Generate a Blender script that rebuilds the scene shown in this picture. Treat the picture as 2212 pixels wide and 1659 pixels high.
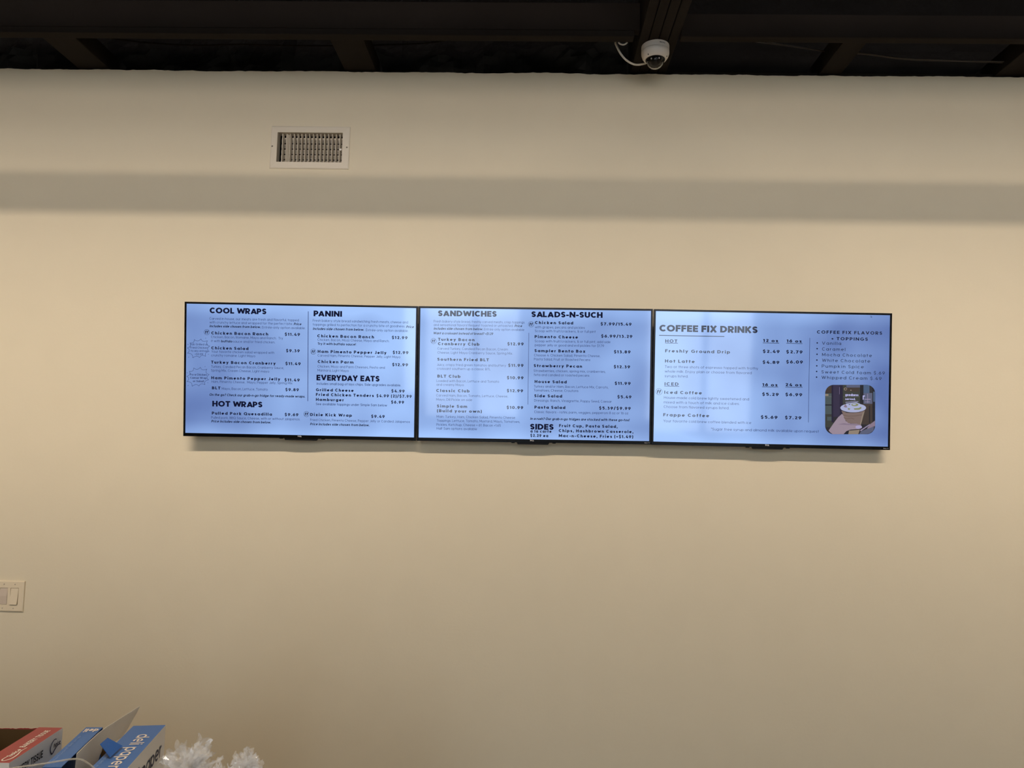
import bpy, bmesh, math, random
import numpy as np
from mathutils import Matrix, Vector, noise

for _o in list(bpy.data.objects):
    bpy.data.objects.remove(_o, do_unlink=True)
SC = bpy.context.scene
COL = SC.collection

# ------------------------------------------------------------------ camera
IMG_W, IMG_H, FOC = 2212, 1659, 1600.0
CAM = np.array([0.0, -3.1, 1.65])
YAW, PITCH, ROLL = math.radians(1.431), math.radians(5.214), math.radians(1.196)
def cam_axes():
    fw = np.array([-math.sin(YAW) * math.cos(PITCH), math.cos(YAW) * math.cos(PITCH), math.sin(PITCH)])
    r = np.array([math.cos(YAW), math.sin(YAW), 0.0]); u = np.cross(r, fw)
    c, s = math.cos(ROLL), math.sin(ROLL)
    return c * r + s * u, -s * r + c * u, fw
RR, UU, FW = cam_axes()
cd = bpy.data.cameras.new('camera'); co = bpy.data.objects.new('camera', cd); COL.objects.link(co)
cd.sensor_width = 36.0; cd.lens = FOC / IMG_W * 36.0; cd.clip_start = 0.05; cd.clip_end = 100
M = Matrix.Identity(4)
for i in range(3):
    M[i][0], M[i][1], M[i][2], M[i][3] = RR[i], UU[i], -FW[i], CAM[i]
co.matrix_world = M
SC.camera = co

def ray(px, py):
    return FW + (px - IMG_W / 2) / FOC * RR - (py - IMG_H / 2) / FOC * UU
def on_plane(p, point, normal):
    d = ray(*p); t = ((np.array(point) - CAM) @ np.array(normal)) / (d @ np.array(normal))
    return CAM + t * d
def on_wall(p, y=0.0): return on_plane(p, (0, y, 0), (0, 1, 0))
def on_level(p, z): return on_plane(p, (0, 0, z), (0, 0, 1))

# ------------------------------------------------------------------ view, world, lights
vs = SC.view_settings
vs.view_transform = 'Standard'; vs.look = 'None'; vs.gamma = 1.0; vs.use_curve_mapping = False
vs.exposure = 0.0
try: SC.cycles.transparent_max_bounces = 48   # many layers of clear film
except Exception: pass
w = bpy.data.worlds.new('world'); SC.world = w; w.use_nodes = True
w.node_tree.nodes['Background'].inputs[0].default_value = (0.74, 0.86, 1.0, 1)
w.node_tree.nodes['Background'].inputs[1].default_value = 5.4   # daylight outside the storefront windows

PW1, PW2 = 41.5, 16.8
def wash_light(name, y, z, aim_z, spread, length, width, power, color):
    l = bpy.data.lights.new(name, 'AREA'); l.shape = 'RECTANGLE'; l.size = length; l.size_y = width
    l.energy = power; l.color = color; l.spread = math.radians(spread)
    o = bpy.data.objects.new(name, l); COL.objects.link(o); o.location = (0, y, z)   # ceiling tracks washing the menu wall, plus the added counter fill
    o.rotation_euler = (math.pi / 2 - math.atan2(z - aim_z, -y), 0, 0)
    return o
wash_light('track_light', -2.6, 3.70, 1.6, 54, 11.0, 0.05, PW1, (1.0, 0.84, 0.70))
wash_light('track_light', -4.3, 2.84, 2.98, 47, 11.0, 0.40, PW2, (1.0, 0.87, 0.80))

wash_light('counter_fill', -2.3, 3.70, -4000.0, 70, 9.0, 0.10, 44, (1.0, 0.84, 0.66))   # added unseen strip that brightens the cartons from above

# ------------------------------------------------------------------ materials
def lin(c):
    return tuple(((v / 255) / 12.92 if v <= 10.31 else ((v / 255 + 0.055) / 1.055) ** 2.4) for v in c) + (1.0,)
MATS = {}
def mat(name, rgb=None, rough=0.6, spec=0.4, metal=0.0, bump=0.0, scale=60.0, vary=0.0, trans=0.0, alpha=1.0, emit=None, estr=1.0, ior=1.45):
    if name in MATS: return MATS[name]
    m = bpy.data.materials.new(name); m.use_nodes = True; nt = m.node_tree
    b = nt.nodes['Principled BSDF']
    col = lin(rgb) if rgb else (0, 0, 0, 1)
    b.inputs['Base Color'].default_value = col
    b.inputs['Roughness'].default_value = rough; b.inputs['Specular IOR Level'].default_value = spec
    b.inputs['Metallic'].default_value = metal; b.inputs['IOR'].default_value = ior
    b.inputs['Transmission Weight'].default_value = trans; b.inputs['Alpha'].default_value = alpha
    if emit:
        b.inputs['Emission Color'].default_value = lin(emit); b.inputs['Emission Strength'].default_value = estr
    if bump or vary:
        tc = nt.nodes.new('ShaderNodeTexCoord'); n = nt.nodes.new('ShaderNodeTexNoise')
        n.inputs['Scale'].default_value = scale; n.inputs['Detail'].default_value = 4
        nt.links.new(tc.outputs['Object'], n.inputs['Vector'])
        if bump:
            bp = nt.nodes.new('ShaderNodeBump'); bp.inputs['Strength'].default_value = bump; bp.inputs['Distance'].default_value = 0.004
            nt.links.new(n.outputs['Fac'], bp.inputs['Height']); nt.links.new(bp.outputs['Normal'], b.inputs['Normal'])
        if vary:
            n2 = nt.nodes.new('ShaderNodeTexNoise'); n2.inputs['Scale'].default_value = scale * 0.06 + 0.8; n2.inputs['Detail'].default_value = 3
            nt.links.new(tc.outputs['Object'], n2.inputs['Vector'])
            mx = nt.nodes.new('ShaderNodeMix'); mx.data_type = 'RGBA'
            mx.inputs[6].default_value = tuple(v * (1 - vary) for v in col[:3]) + (1,)
            mx.inputs[7].default_value = tuple(min(1, v * (1 + vary)) for v in col[:3]) + (1,)
            nt.links.new(n2.outputs['Fac'], mx.inputs[0]); nt.links.new(mx.outputs[2], b.inputs['Base Color'])
    MATS[name] = m
    return m
WALL = mat('cream_wall_paint', (222, 211, 184), 0.75, 0.25, bump=0.08, scale=90, vary=0.025)
BLACKWOOD = mat('black_painted_timber', (38, 33, 29), 0.8, 0.12, bump=0.25, scale=35, vary=0.25)
BLACKDECK = mat('black_painted_deck', (16, 14, 13), 0.9, 0.05)
BLACKSTONE = mat('black_painted_masonry', (24, 21, 19), 0.85, 0.15, bump=0.8, scale=45, vary=0.4)
FLOORM = mat('sealed_concrete', (146, 132, 114), 0.5, 0.4, bump=0.05, scale=8, vary=0.1)
VENTW = mat('white_enamel_metal', (220, 210, 190), 0.45, 0.4)
VENTD = mat('duct_dark', (14, 13, 12), 0.8, 0.1)
VENTG = mat('grey_damper_metal', (176, 166, 150), 0.5, 0.4)
PLATE = mat('ivory_plastic', (226, 212, 184), 0.35, 0.5)
PLATE2 = mat('grey_ivory_plastic', (205, 190, 172), 0.35, 0.5)
SCREWM = mat('screw_steel', (120, 112, 100), 0.4, 0.5, metal=0.6)
CAMW = mat('white_camera_plastic', (232, 224, 212), 0.4, 0.45)
BLK = mat('black_gloss_plastic', (6, 6, 7), 0.25, 0.25)
BLKM = mat('black_matte_plastic', (12, 12, 13), 0.55, 0.3)
CABW = mat('white_cable', (214, 208, 196), 0.5, 0.3)
CABG = mat('grey_cable', (88, 84, 80), 0.6, 0.2)
CLEARDOME = mat('clear_polycarbonate', (255, 255, 255), 0.03, 0.5, trans=1.0, ior=1.25)
INK = mat('logo_white', (225, 225, 228), 0.4, 0.3)

# ------------------------------------------------------------------ builders
class MB:
    def __init__(s): s.v = []; s.f = []; s.m = []
    def add(s, vs, fs, mi=0):
        o = len(s.v); s.v += [tuple(float(c) for c in v) for v in vs]
        s.f += [tuple(i + o for i in f) for f in fs]; s.m += [mi] * len(fs); return s
    def box(s, a, b, mi=0):
        x0, y0, z0 = a; x1, y1, z1 = b
        return s.add([(x0, y0, z0), (x1, y0, z0), (x1, y1, z0), (x0, y1, z0), (x0, y0, z1), (x1, y0, z1), (x1, y1, z1), (x0, y1, z1)],
                     [(0, 3, 2, 1), (4, 5, 6, 7), (0, 1, 5, 4), (1, 2, 6, 5), (2, 3, 7, 6), (3, 0, 4, 7)], mi)
    def quad(s, a, b, c, d, mi=0): return s.add([a, b, c, d], [(0, 1, 2, 3)], mi)
    def slab(s, quad, thick, mi=0):
        q = [np.array(p, float) for p in quad]; n = len(q)
        nr = np.cross(q[1] - q[0], q[2] - q[0]); nr /= np.linalg.norm(nr)
        vs = q + [p - nr * thick for p in q]
        fs = [tuple(range(n)), tuple(range(2 * n - 1, n - 1, -1))] + [(i, i + n, (i + 1) % n + n, (i + 1) % n) for i in range(n)]
        return s.add(vs, fs, mi)
    def lathe(s, prof, c, seg=40, mi=0, axis='z'):
        vs = []; fs = []; k = len(prof)
        for i in range(seg):
            a = 2 * math.pi * i / seg
            for r, h in prof:
                p = (r * math.cos(a), r * math.sin(a), h) if axis == 'z' else (r * math.cos(a), h, r * math.sin(a))
                vs.append((c[0] + p[0], c[1] + p[1], c[2] + p[2]))
        for i in range(seg):
            j = (i + 1) % seg
            for q in range(k - 1): fs.append((i * k + q, j * k + q, j * k + q + 1, i * k + q + 1))
        return s.add(vs, fs, mi)
    def tube(s, pts, r, seg=8, mi=0):
        P = [Vector(p) for p in pts]; vs = []; fs = []
        up = Vector((0.13, 0.31, 0.94))
        for i, p in enumerate(P):
            t = (P[min(i + 1, len(P) - 1)] - P[max(i - 1, 0)]).normalized()
            a = t.cross(up).normalized(); b = t.cross(a)
            for k in range(seg):
                an = 2 * math.pi * k / seg; vs.append(p + r * (math.cos(an) * a + math.sin(an) * b))
        for i in range(len(P) - 1):
            for k in range(seg):
                fs.append((i * seg + k, i * seg + (k + 1) % seg, (i + 1) * seg + (k + 1) % seg, (i + 1) * seg + k))
        fs.append(tuple(range(seg))[::-1]); fs.append(tuple((len(P) - 1) * seg + k for k in range(seg)))
        return s.add(vs, fs, mi)
    def build(s, name, mats, parent=None, smooth=False, bevel=0.0, solid=0.0):
        me = bpy.data.meshes.new(name); me.from_pydata(s.v, [], s.f)
        for m in (mats if isinstance(mats, (list, tuple)) else [mats]): me.materials.append(m)
        me.polygons.foreach_set('material_index', s.m); 
        bm = bmesh.new(); bm.from_mesh(me)
        if bevel or smooth: bmesh.ops.remove_doubles(bm, verts=bm.verts, dist=1e-6)
        if bevel or smooth: bmesh.ops.recalc_face_normals(bm, faces=bm.faces)
        bm.to_mesh(me); bm.free()
        if smooth: me.polygons.foreach_set('use_smooth', [True] * len(me.polygons))
        me.update()
        o = bpy.data.objects.new(name, me); COL.objects.link(o)
        if parent is not None: o.parent = parent
        if bevel:
            md = o.modifiers.new('bevel', 'BEVEL'); md.width = bevel; md.segments = 2; md.limit_method = 'ANGLE'
        if solid:
            md = o.modifiers.new('solid', 'SOLIDIFY'); md.thickness = solid
        if smooth and not bevel:
            try:
                md = o.modifiers.new('split', 'EDGE_SPLIT'); md.split_angle = math.radians(35)
            except Exception: pass
        return o
def smooth_path(pts, n=8):
    P = [Vector(p) for p in pts]; out = []
    Q = [P[0] * 2 - P[1]] + P + [P[-1] * 2 - P[-2]]
    for i in range(1, len(Q) - 2):
        for k in range(n):
            t = k / n; a, b, c, d = Q[i - 1], Q[i], Q[i + 1], Q[i + 2]
            out.append(0.5 * ((2 * b) + (c - a) * t + (2 * a - 5 * b + 4 * c - d) * t * t + (3 * b - a - 3 * c + d) * t ** 3))
    return out + [P[-1]]
def thing(name, label, cat, loc=(0, 0, 0), group=None):
    o = bpy.data.objects.new(name, None); COL.objects.link(o); o.location = loc; o.empty_display_size = 0.05
    return tag(o, label, cat, group)
def tag(o, label, cat, group=None):
    o['label'] = label; o['category'] = cat
    if group: o['group'] = group
    return o
def struct(o): o['kind'] = 'structure'; return o
def local(parent, mb):
    l = parent.location; mb.v = [(x - l[0], y - l[1], z - l[2]) for x, y, z in mb.v]; return mb

# ------------------------------------------------------------------ lettering: a round geometric alphabet drawn with strokes
STY = {  # stroke weight, slant, letter gap, capital height in photo pixels
    'H': (0.245, 0.0, 0.075, 12.3), 'B': (0.228, 0.0, 0.23, 6.3), 'M': (0.200, 0.0, 0.25, 6.5), 'P': (0.220, 0.0, 0.23, 6.3),
    'R': (0.108, 0.0, 0.135, 5.2), 'I': (0.195, 0.2, 0.10, 5.3), 'S': (0.190, 0.0, 0.10, 5.2), 'L': (0.120, 0.0, 0.30, 6.3),
    'N': (0.135, 0.0, 0.13, 5.2), 'F': (0.09, 0.25, 0.05, 5.2)}
XH, DS = 0.72, -0.25
def _arc(cx, cy, rx, ry, a0, a1):
    n = max(4, int(abs(a1 - a0) / 15))
    return [(cx + rx * math.cos(math.radians(a)), cy + ry * math.sin(math.radians(a))) for a in np.linspace(a0, a1, n + 1)]
def _spl(pts):
    return [(q[0], q[1]) for q in smooth_path([Vector((a, b, 0)) for a, b in pts], 4)]
_WID = dict(zip('abcdefghijklmnopqrstuvwxyz', (.70, .70, .62, .70, .70, .40, .70, .60, 0, .26, .60, 0, .98, .60, .72, .70, .70, .40, .52, .44, .60, .64, .96, .62, .64, .54)))
_WID.update(dict(zip('ABCDEFGHIJKLMNOPQRSTUVWXYZ', (.84, .66, .80, .78, .58, .56, .86, .74, 0, .50, .72, .54, .90, .78, .92, .64, .92, .68, .62, .66, .72, .84, 1.16, .78, .78, .66))))
_WID.update(dict(zip('0123456789', (.68, .32, .60, .60, .66, .60, .64, .58, .64, .64))))
_WID.update({'$': .62, '.': 0, ',': 0, '!': 0, '?': .52, '-': .36, '+': .46, '/': .44, '(': .28, ')': .28, ':': 0, '*': .26, '&': .7, '½': .62, 'é': .70, "'": 0})
def glyph(ch, w):
    h = w / 2; W = max(_WID.get(ch, .6), w) + (0.10 * (w - 0.1) if _WID.get(ch, .6) > 0.3 else 0); r = W - h; l = h; c = W / 2
    b, t, x, m = h, 1 - h, XH - h, 0.5
    rx = c - h; xr = XH / 2 - h; xm = XH / 2; P = []; O = []
    def A(*p): P.append(list(p))
    def K(p): O.append(p)
    ring_ = lambda: K(_arc(c, xm, rx, xr, 0, 345))
    if ch in 'aé' and ch == 'a': ring_(); A((r, 0), (r, XH))
    elif ch == 'b': ring_(); A((l, 0), (l, 1))
    elif ch == 'd': ring_(); A((r, 0), (r, 1))
    elif ch == 'p': ring_(); A((l, DS), (l, XH))
    elif ch == 'q': ring_(); A((r, DS), (r, XH))
    elif ch == 'g': ring_(); P.append([(r, XH), (r, DS + h + rx * .75)] + _arc(c, DS + h + rx * .75, rx, rx * .75, -5, -150))
    elif ch == 'c': P.append(_arc(c + .02, xm, rx + .02, xr, 48, 312))
    elif ch in 'eé':
        P.append([(l, xm), (r, xm)]); P.append(_arc(c, xm, rx, xr, 0, 310))
        if ch == 'é': A((c - .02, .80), (c + .14, 1.0))
    elif ch == 'f': s = .10 + h; P.append([(s, 0), (s, 1 - h - .14)] + _arc(s + .15, 1 - h - .14, .15, .14, 175, 80)); A((0, x), (W, x))
    elif ch in 'hnmr':
        A((l, 0), (l, 1 if ch == 'h' else XH))
        if ch == 'm':
            q = (W / 2 - h) / 2
            for s in (l, c): P.append([(s, XH * .45)] + _arc(s + q, x - q, q, q, 180, 0) + [(s + 2 * q, 0)])
        elif ch == 'r': P.append([(l, XH * .4)] + _arc(W - h * .4, x - W * .62, W - h * 1.4, W * .62, 180, 92))
        else: P.append([(l, XH * .45)] + _arc(c, x - rx, rx, rx, 180, 0) + [(r, 0)])
    elif ch == 'u': A((r, 0), (r, XH)); P.append([(l, XH)] + _arc(c, b + rx, rx, rx, 180, 360))
    elif ch == 'i': A((c, 0), (c, XH)); A((c, .83), (c, .83 + w * 1.08))
    elif ch == 'j': P.append([(r, XH), (r, DS + h + .1)] + _arc(r - .1, DS + h + .1, .1, .1, -5, -95)); A((r, .83), (r, .83 + w * 1.08))
    elif ch == 'l': A((c, 0), (c, 1))
    elif ch == 'k': A((l, 0), (l, 1)); A((W - h * .9, XH), (l, XH * .34)); A((W * .36, XH * .54), (W - h * .8, 0))
    elif ch == 'o': ring_()
    elif ch in 'sS$':
        H = XH if ch == 's' else 1.0; lo, hi = b, H - h
        pts = [(.93, .80), (.78, .95), (.5, 1.0), (.2, .94), (.05, .76), (.18, .58), (.5, .5), (.82, .42), (.95, .24), (.8, .06), (.5, 0), (.22, .05), (.05, .2)]
        P.append(_spl([(l + u * (W - w), lo + v * (hi - lo)) for u, v in pts]))
        if ch == '$': A((c, -.13), (c, .07)); A((c, .93), (c, 1.13))
    elif ch == 't': s = W * .46; A((s, 0), (s, .94)); A((0, x), (W, x))
    elif ch in 'vV': H = XH if ch == 'v' else 1; P.append([(h * .9, H), (c, b * .55), (W - h * .9, H)])
    elif ch in 'wW':
        H = XH if ch == 'w' else 1; P.append([(h * .9, H), (W * .28, b * .5), (c, H - h * .8), (W * .72, b * .5), (W - h * .9, H)])
    elif ch in 'xX': H = XH if ch == 'x' else 1; A((h * .9, 0), (W - h * .9, H)); A((h * .9, H), (W - h * .9, 0))
    elif ch == 'y': A((h * .9, XH), (c + .02, .04)); A((W - h * .9, XH), (W * .28, DS))
    elif ch == 'z': P.append([(0, x), (r, x), (l, b), (W, b)])
    elif ch == 'Z': P.append([(0, t), (r, t), (l, b), (W, b)])
    elif ch == 'A': P.append([(h * .9, 0), (c, 1 - h * .6), (W - h * .9, 0)]); A((W * .2, .26), (W * .8, .26))
    elif ch in 'BPR':
        m_ = .50 if ch == 'B' else .42; rr_ = (t - m_) / 2; k = W - h - rr_ - (.04 if ch == 'B' else 0)
        P.append([(l, m_), (k, m_)] + _arc(k, m_ + rr_, rr_, rr_, -90, 90) + [(l, t)]); A((l, 0), (l, 1))
        if ch == 'B': r2 = (m_ - b) / 2; k = W - h - r2; P.append([(l, m_), (k, m_)] + _arc(k, b + r2, r2, r2, 90, -90) + [(l, b)])
        if ch == 'R': A((W * .42, m_), (W - h * .9, 0))
    elif ch in 'CG':
        P.append(_arc(c + .02, .5, rx + .02, .5 - h, 45, 318 if ch == 'C' else 352))
        if ch == 'G': A((c + .06, .45), (W, .45))
    elif ch in 'OQ': K(_arc(c, .5, rx, .5 - h, 0, 348)); (A((c + .08, .28), (W, 0)) if ch == 'Q' else None)
    elif ch == '0': K(_arc(c, .5, rx, .5 - h, 0, 345))
    elif ch == 'D': q = .5 - h; k = max(W - h - q, l); P.append([(l, b), (k, b)] + _arc(k, .5, W - h - k, q, -90, 90) + [(l, t)]); A((l, 0), (l, 1))
    elif ch in 'EF':
        A((l, 0), (l, 1)); A((l, t), (W, t)); A((l, .5), (W * .94, .5))
        if ch == 'E': A((l, b), (W, b))
    elif ch == 'H': A((l, 0), (l, 1)); A((r, 0), (r, 1)); A((l, .5), (r, .5))
    elif ch == 'I': A((c, 0), (c, 1))
    elif ch == 'J': P.append([(r, 1), (r, b + rx)] + _arc(c, b + rx, rx, rx, 0, -160))
    elif ch == 'K': A((l, 0), (l, 1)); A((W - h * .9, 1), (l, .36)); A((W * .36, .58), (W - h * .8, 0))
    elif ch == 'L': A((l, 1), (l, 0)); A((l, b), (W, b))
    elif ch == 'M': A((l, 0), (l, 1)); A((r, 0), (r, 1)); P.append([(l, 1 - h * .5), (c, .22), (r, 1 - h * .5)])
    elif ch == 'N': A((l, 0), (l, 1)); A((r, 0), (r, 1)); A((l, 1 - h * .5), (r, h * .5))
    elif ch == 'T': A((0, t), (W, t)); A((c, 0), (c, 1))
    elif ch == 'U': P.append([(l, 1)] + _arc(c, b + rx, rx, rx, 180, 360) + [(r, 1)])
    elif ch == 'Y': P.append([(h * .9, 1), (c, .44), (W - h * .9, 1)]); A((c, 0), (c, .46))
    elif ch == '1': P.append([(0, .72), (r, t + h * .4), (r, 0)])
    elif ch == '2': q = rx; P.append(_arc(c, t - q, q, q, 165, -35) + [(l + h * .3, b), (W, b)])
    elif ch == '3': q = (.5 - h) / 2 + .01; P.append([(l, t), (r - .06, t), (c, .58)] + _arc(c, b + .29 - h * .5, rx, .29 - h * .5, 90, -150))
    elif ch == '4': P.append([(W * .62, 1), (h, .26), (W, .26)]); A((W * .74, 0), (W * .74, .56))
    elif ch == '5': P.append([(W * .9, t), (l + .04, t), (l, .54)] + _arc(c, b + .31 - h * .5, rx, .31 - h * .5, 120, -150))
    elif ch == '6': K(_arc(c, b + .32 - h * .5, rx, .32 - h * .5, 0, 345)); A((W * .66, 1), (l + .03, .42))
    elif ch == '9': K(_arc(c, t - .32 + h * .5, rx, .32 - h * .5, 0, 345)); A((W * .34, 0), (r - .03, .58))
    elif ch == '7': P.append([(0, t), (r, t), (W * .3, 0)])
    elif ch == '8': q1 = (.52 - h) / 2; q2 = (t - .52) / 2; K(_arc(c, b + q1, rx, q1, 0, 345)); K(_arc(c, t - q2, rx * .88, q2, 0, 345))
    elif ch == '.': A((c, 0), (c, w * 1.08))
    elif ch == ',': A((c + .02, w), (c - .04, -.14))
    elif ch == ':': A((c, 0), (c, w * 1.08)); A((c, .5), (c, .5 + w * 1.08))
    elif ch == '!': A((c, 0), (c, w * 1.08)); A((c, .32), (c, 1))
    elif ch == '?': A((c, 0), (c, w * 1.08)); P.append(_arc(c, t - rx, rx, rx, 170, -60) + [(c, .30)])
    elif ch == '-': A((0, .38), (W, .38))
    elif ch == '+': A((0, .42), (W, .42)); A((c, .42 - W / 2), (c, .42 + W / 2))
    elif ch == '/': A((h * .5, -.08), (W - h * .5, 1.08))
    elif ch == '(': P.append(_arc(W * 1.9, .43, W * 1.6, .95, 142, 218))
    elif ch == ')': P.append(_arc(-W * .9, .43, W * 1.6, .95, 38, -38))
    elif ch == '*': A((c, .7), (c, 1)); A((c - .12, .77), (c + .12, .93)); A((c - .12, .93), (c + .12, .77))
    elif ch == "'": A((c, .7), (c, 1))
    elif ch == '½': A((.10, .45), (.10, 1)); A((.08, 0), (.52, 1)); P.append([(.38, .40), (.52, .48), (.60, .36), (.38, .03), (.62, .03)])
    return W, P, O
_sid = []
def _stroke(pts, w, closed, V, Fc):
    if not closed and len(pts) > 2:   # split at sharp corners so strokes keep their weight
        for i in range(1, len(pts) - 1):
            a, b = np.subtract(pts[i], pts[i - 1]), np.subtract(pts[i + 1], pts[i])
            if a @ b < -0.35 * np.linalg.norm(a) * np.linalg.norm(b):
                _stroke(pts[:i + 1], w, False, V, Fc); _stroke(pts[i:], w, False, V, Fc); return
    p = np.array(pts, float); keep = [0] + [i for i in range(1, len(p)) if np.linalg.norm(p[i] - p[i - 1]) > 1e-4]; p = p[keep]; n = len(p); h = w / 2
    L_, R_ = [], []
    for i in range(n):
        a = p[i - 1] if (i > 0 or closed) else None; d = p[(i + 1) % n] if (i < n - 1 or closed) else None
        d1 = (p[i] - a) / np.linalg.norm(p[i] - a) if a is not None else None
        d2 = (d - p[i]) / np.linalg.norm(d - p[i]) if d is not None else None
        if d1 is None: d1 = d2
        if d2 is None: d2 = d1
        n1 = np.array((-d1[1], d1[0])); n2 = np.array((-d2[1], d2[0])); mv = n1 + n2; q = mv @ n1
        mv = mv / max(q, 0.42) if q > 1e-6 else n1
        L_.append(p[i] + mv * h); R_.append(p[i] - mv * h)
    o = len(V)
    _sid.append(len(V)); k_ = (len(_sid) % 5) * 1.6e-5
    for a, b in zip(L_, R_): V.append((a[0], a[1], k_)); V.append((b[0], b[1], k_))
    for i in range(n if closed else n - 1):
        j = (i + 1) % n; Fc.append((o + 2 * i + 1, o + 2 * j + 1, o + 2 * j, o + 2 * i))
_cache = {}
def typeset(text, sty):
    if (text, sty) in _cache: return _cache[(text, sty)]
    w, sl, gap, _ = STY[sty]; V, Fc = [], []; x = 0.0
    for ci, ch in enumerate(text):
        nxt = text[ci + 1:ci + 2]
        if ch == ' ': x += .24 + gap * .8; continue
        W, P, O = glyph(ch, w)
        for path, cl in [(p, False) for p in P] + [(p, True) for p in O]: _stroke([(a + x, b) for a, b in path], w, cl, V, Fc)
        x += W + gap
        if (ch + nxt) in ('PA', 'AP', 'AT', 'TA', 'AY', 'YA', 'AV', 'VA', 'DA', 'LT', 'AL', 'RY', 'WR', 'To', 'Yo', 'Tu', 'Tr', 'Tw'): x -= .09 if sty in 'HRNSI' else .03
        if ch in 'CG': x -= .04 * (sty == 'H')
    v = np.array(V); v[:, 0] += v[:, 1] * sl
    _cache[(text, sty)] = (v, Fc); return v, Fc
def letters(mb, text, sty, origin, right, up, width, cap, mi=0):
    """lay the text with its left baseline at origin, its ink spanning width along right, capitals cap tall along up"""
    v, f = typeset(text, sty)
    x0, x1 = v[:, 0].min(), v[:, 0].max()
    r, u, o = np.array(right, float), np.array(up, float), np.array(origin, float)
    nrm = np.cross(r, u)   # strokes that cross lie a hair apart
    mb.add(o + np.outer((v[:, 0] - x0) * width / (x1 - x0), r) + np.outer(v[:, 1] * cap, u) + np.outer(v[:, 2], nrm), f, mi)

# ------------------------------------------------------------------ room shell
random.seed(7)
VX0, VX1, VZ0, VZ1 = -1.1235, -0.8355, 2.882, 3.017     # hole of the supply register
def wall_top(x): return 3.2976 + 0.004 * noise.noise((x * 5, 1.3, 0)) + 0.0035 * noise.noise((x * 24, 7.7, 0)) + 0.0022 * noise.noise((x * 90, 3.1, 0))
RX0, RX1, RY0, RZ1 = -4.6, 4.8, -9.2, 4.5
xs = sorted(set([RX0, RX1, VX0, VX1] + list(np.linspace(-2.6, 2.4, 320))))
zs = [0.0, VZ0, VZ1, None]
mb = MB()
for i in range(len(xs) - 1):
    a, b = xs[i], xs[i + 1]
    for k in range(3):
        if k == 1 and a >= VX0 - 1e-6 and b <= VX1 + 1e-6: continue
        z0 = zs[k]; za, zb = (wall_top(a), wall_top(b)) if k == 2 else (zs[k + 1],) * 2
        mb.quad((a, 0, z0), (b, 0, z0), (b, 0, zb), (a, 0, za))
    mb.quad((a, 0, wall_top(a)), (b, 0, wall_top(b)), (b, 0.1, wall_top(b)), (a, 0.1, wall_top(a)))
    mb.quad((b, 0.1, 0), (a, 0.1, 0), (a, 0.1, wall_top(a)), (b, 0.1, wall_top(b)))
struct(mb.build('wall_back', WALL))
mb = MB()   # black masonry rising behind the plasterboard
NX, NZ = 260, 60
X = np.linspace(RX0, RX1, NX); Z = np.linspace(2.9, RZ1, NZ); vv = []
for x in X:
    for z in Z:
        amp = 1.0 if x < 0.42 else 0.12
        n = noise.noise((x * 7, z * 9, 0)) * 0.05 + noise.noise((x * 19, z * 17, 4)) * 0.03 + noise.noise((x * 55, z * 50, 9)) * 0.012
        cell = 0.05 * (noise.cell((x * 4.2 + 0.3 * noise.noise((z * 8, x * 3, 0)), z * 3.1, 2)) - 0.5)
        vv.append((x, 0.2 - amp * (n + cell), z))
mb.add(vv, [(i * NZ + k, (i + 1) * NZ + k, (i + 1) * NZ + k + 1, i * NZ + k + 1) for i in range(NX - 1) for k in range(NZ - 1)])
struct(mb.build('wall_rear', BLACKSTONE))
struct(MB().box((RX0, RY0, -0.1), (RX1, 0.3, 0)).build('floor', FLOORM))
struct(MB().box((RX0, RY0, RZ1), (RX1, 0.3, RZ1 + 0.1)).build('ceiling', BLACKDECK))
struct(MB().box((RX0 - 0.1, RY0, 0), (RX0, 0.3, RZ1)).build('wall_left', WALL))
struct(MB().box((RX1, RY0, 0), (RX1 + 0.1, 0.3, RZ1)).build('wall_right', WALL))
# storefront wall behind the viewer with two glazed openings
W1 = (-1.75, -0.10); W2 = (1.9, 3.65); WZ = (0.45, 4.2)
mb = MB(); yb = RY0
cols = [RX0, W1[0], W1[1], W2[0], W2[1], RX1]
for i in range(5):
    if i in (1, 3):
        mb.box((cols[i], yb - 0.12, 0), (cols[i + 1], yb, WZ[0])); mb.box((cols[i], yb - 0.12, WZ[1]), (cols[i + 1], yb, RZ1))
    else:
        mb.box((cols[i], yb - 0.12, 0), (cols[i + 1], yb, RZ1))
struct(mb.build('wall_front', WALL))
GLASS = bpy.data.materials.new('window_glass'); GLASS.use_nodes = True; _nt = GLASS.node_tree
_g = _nt.nodes.new('ShaderNodeBsdfGlossy'); _g.inputs['Roughness'].default_value = 0.02; _t = _nt.nodes.new('ShaderNodeBsdfTransparent'); _x = _nt.nodes.new('ShaderNodeMixShader'); _x.inputs[0].default_value = 0.06
_nt.links.new(_t.outputs[0], _x.inputs[1]); _nt.links.new(_g.outputs[0], _x.inputs[2]); _nt.links.new(_x.outputs[0], _nt.nodes['Material Output'].inputs[0])
FRAMEM = mat('dark_window_frame', (40, 40, 44), 0.4, 0.4)
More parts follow.
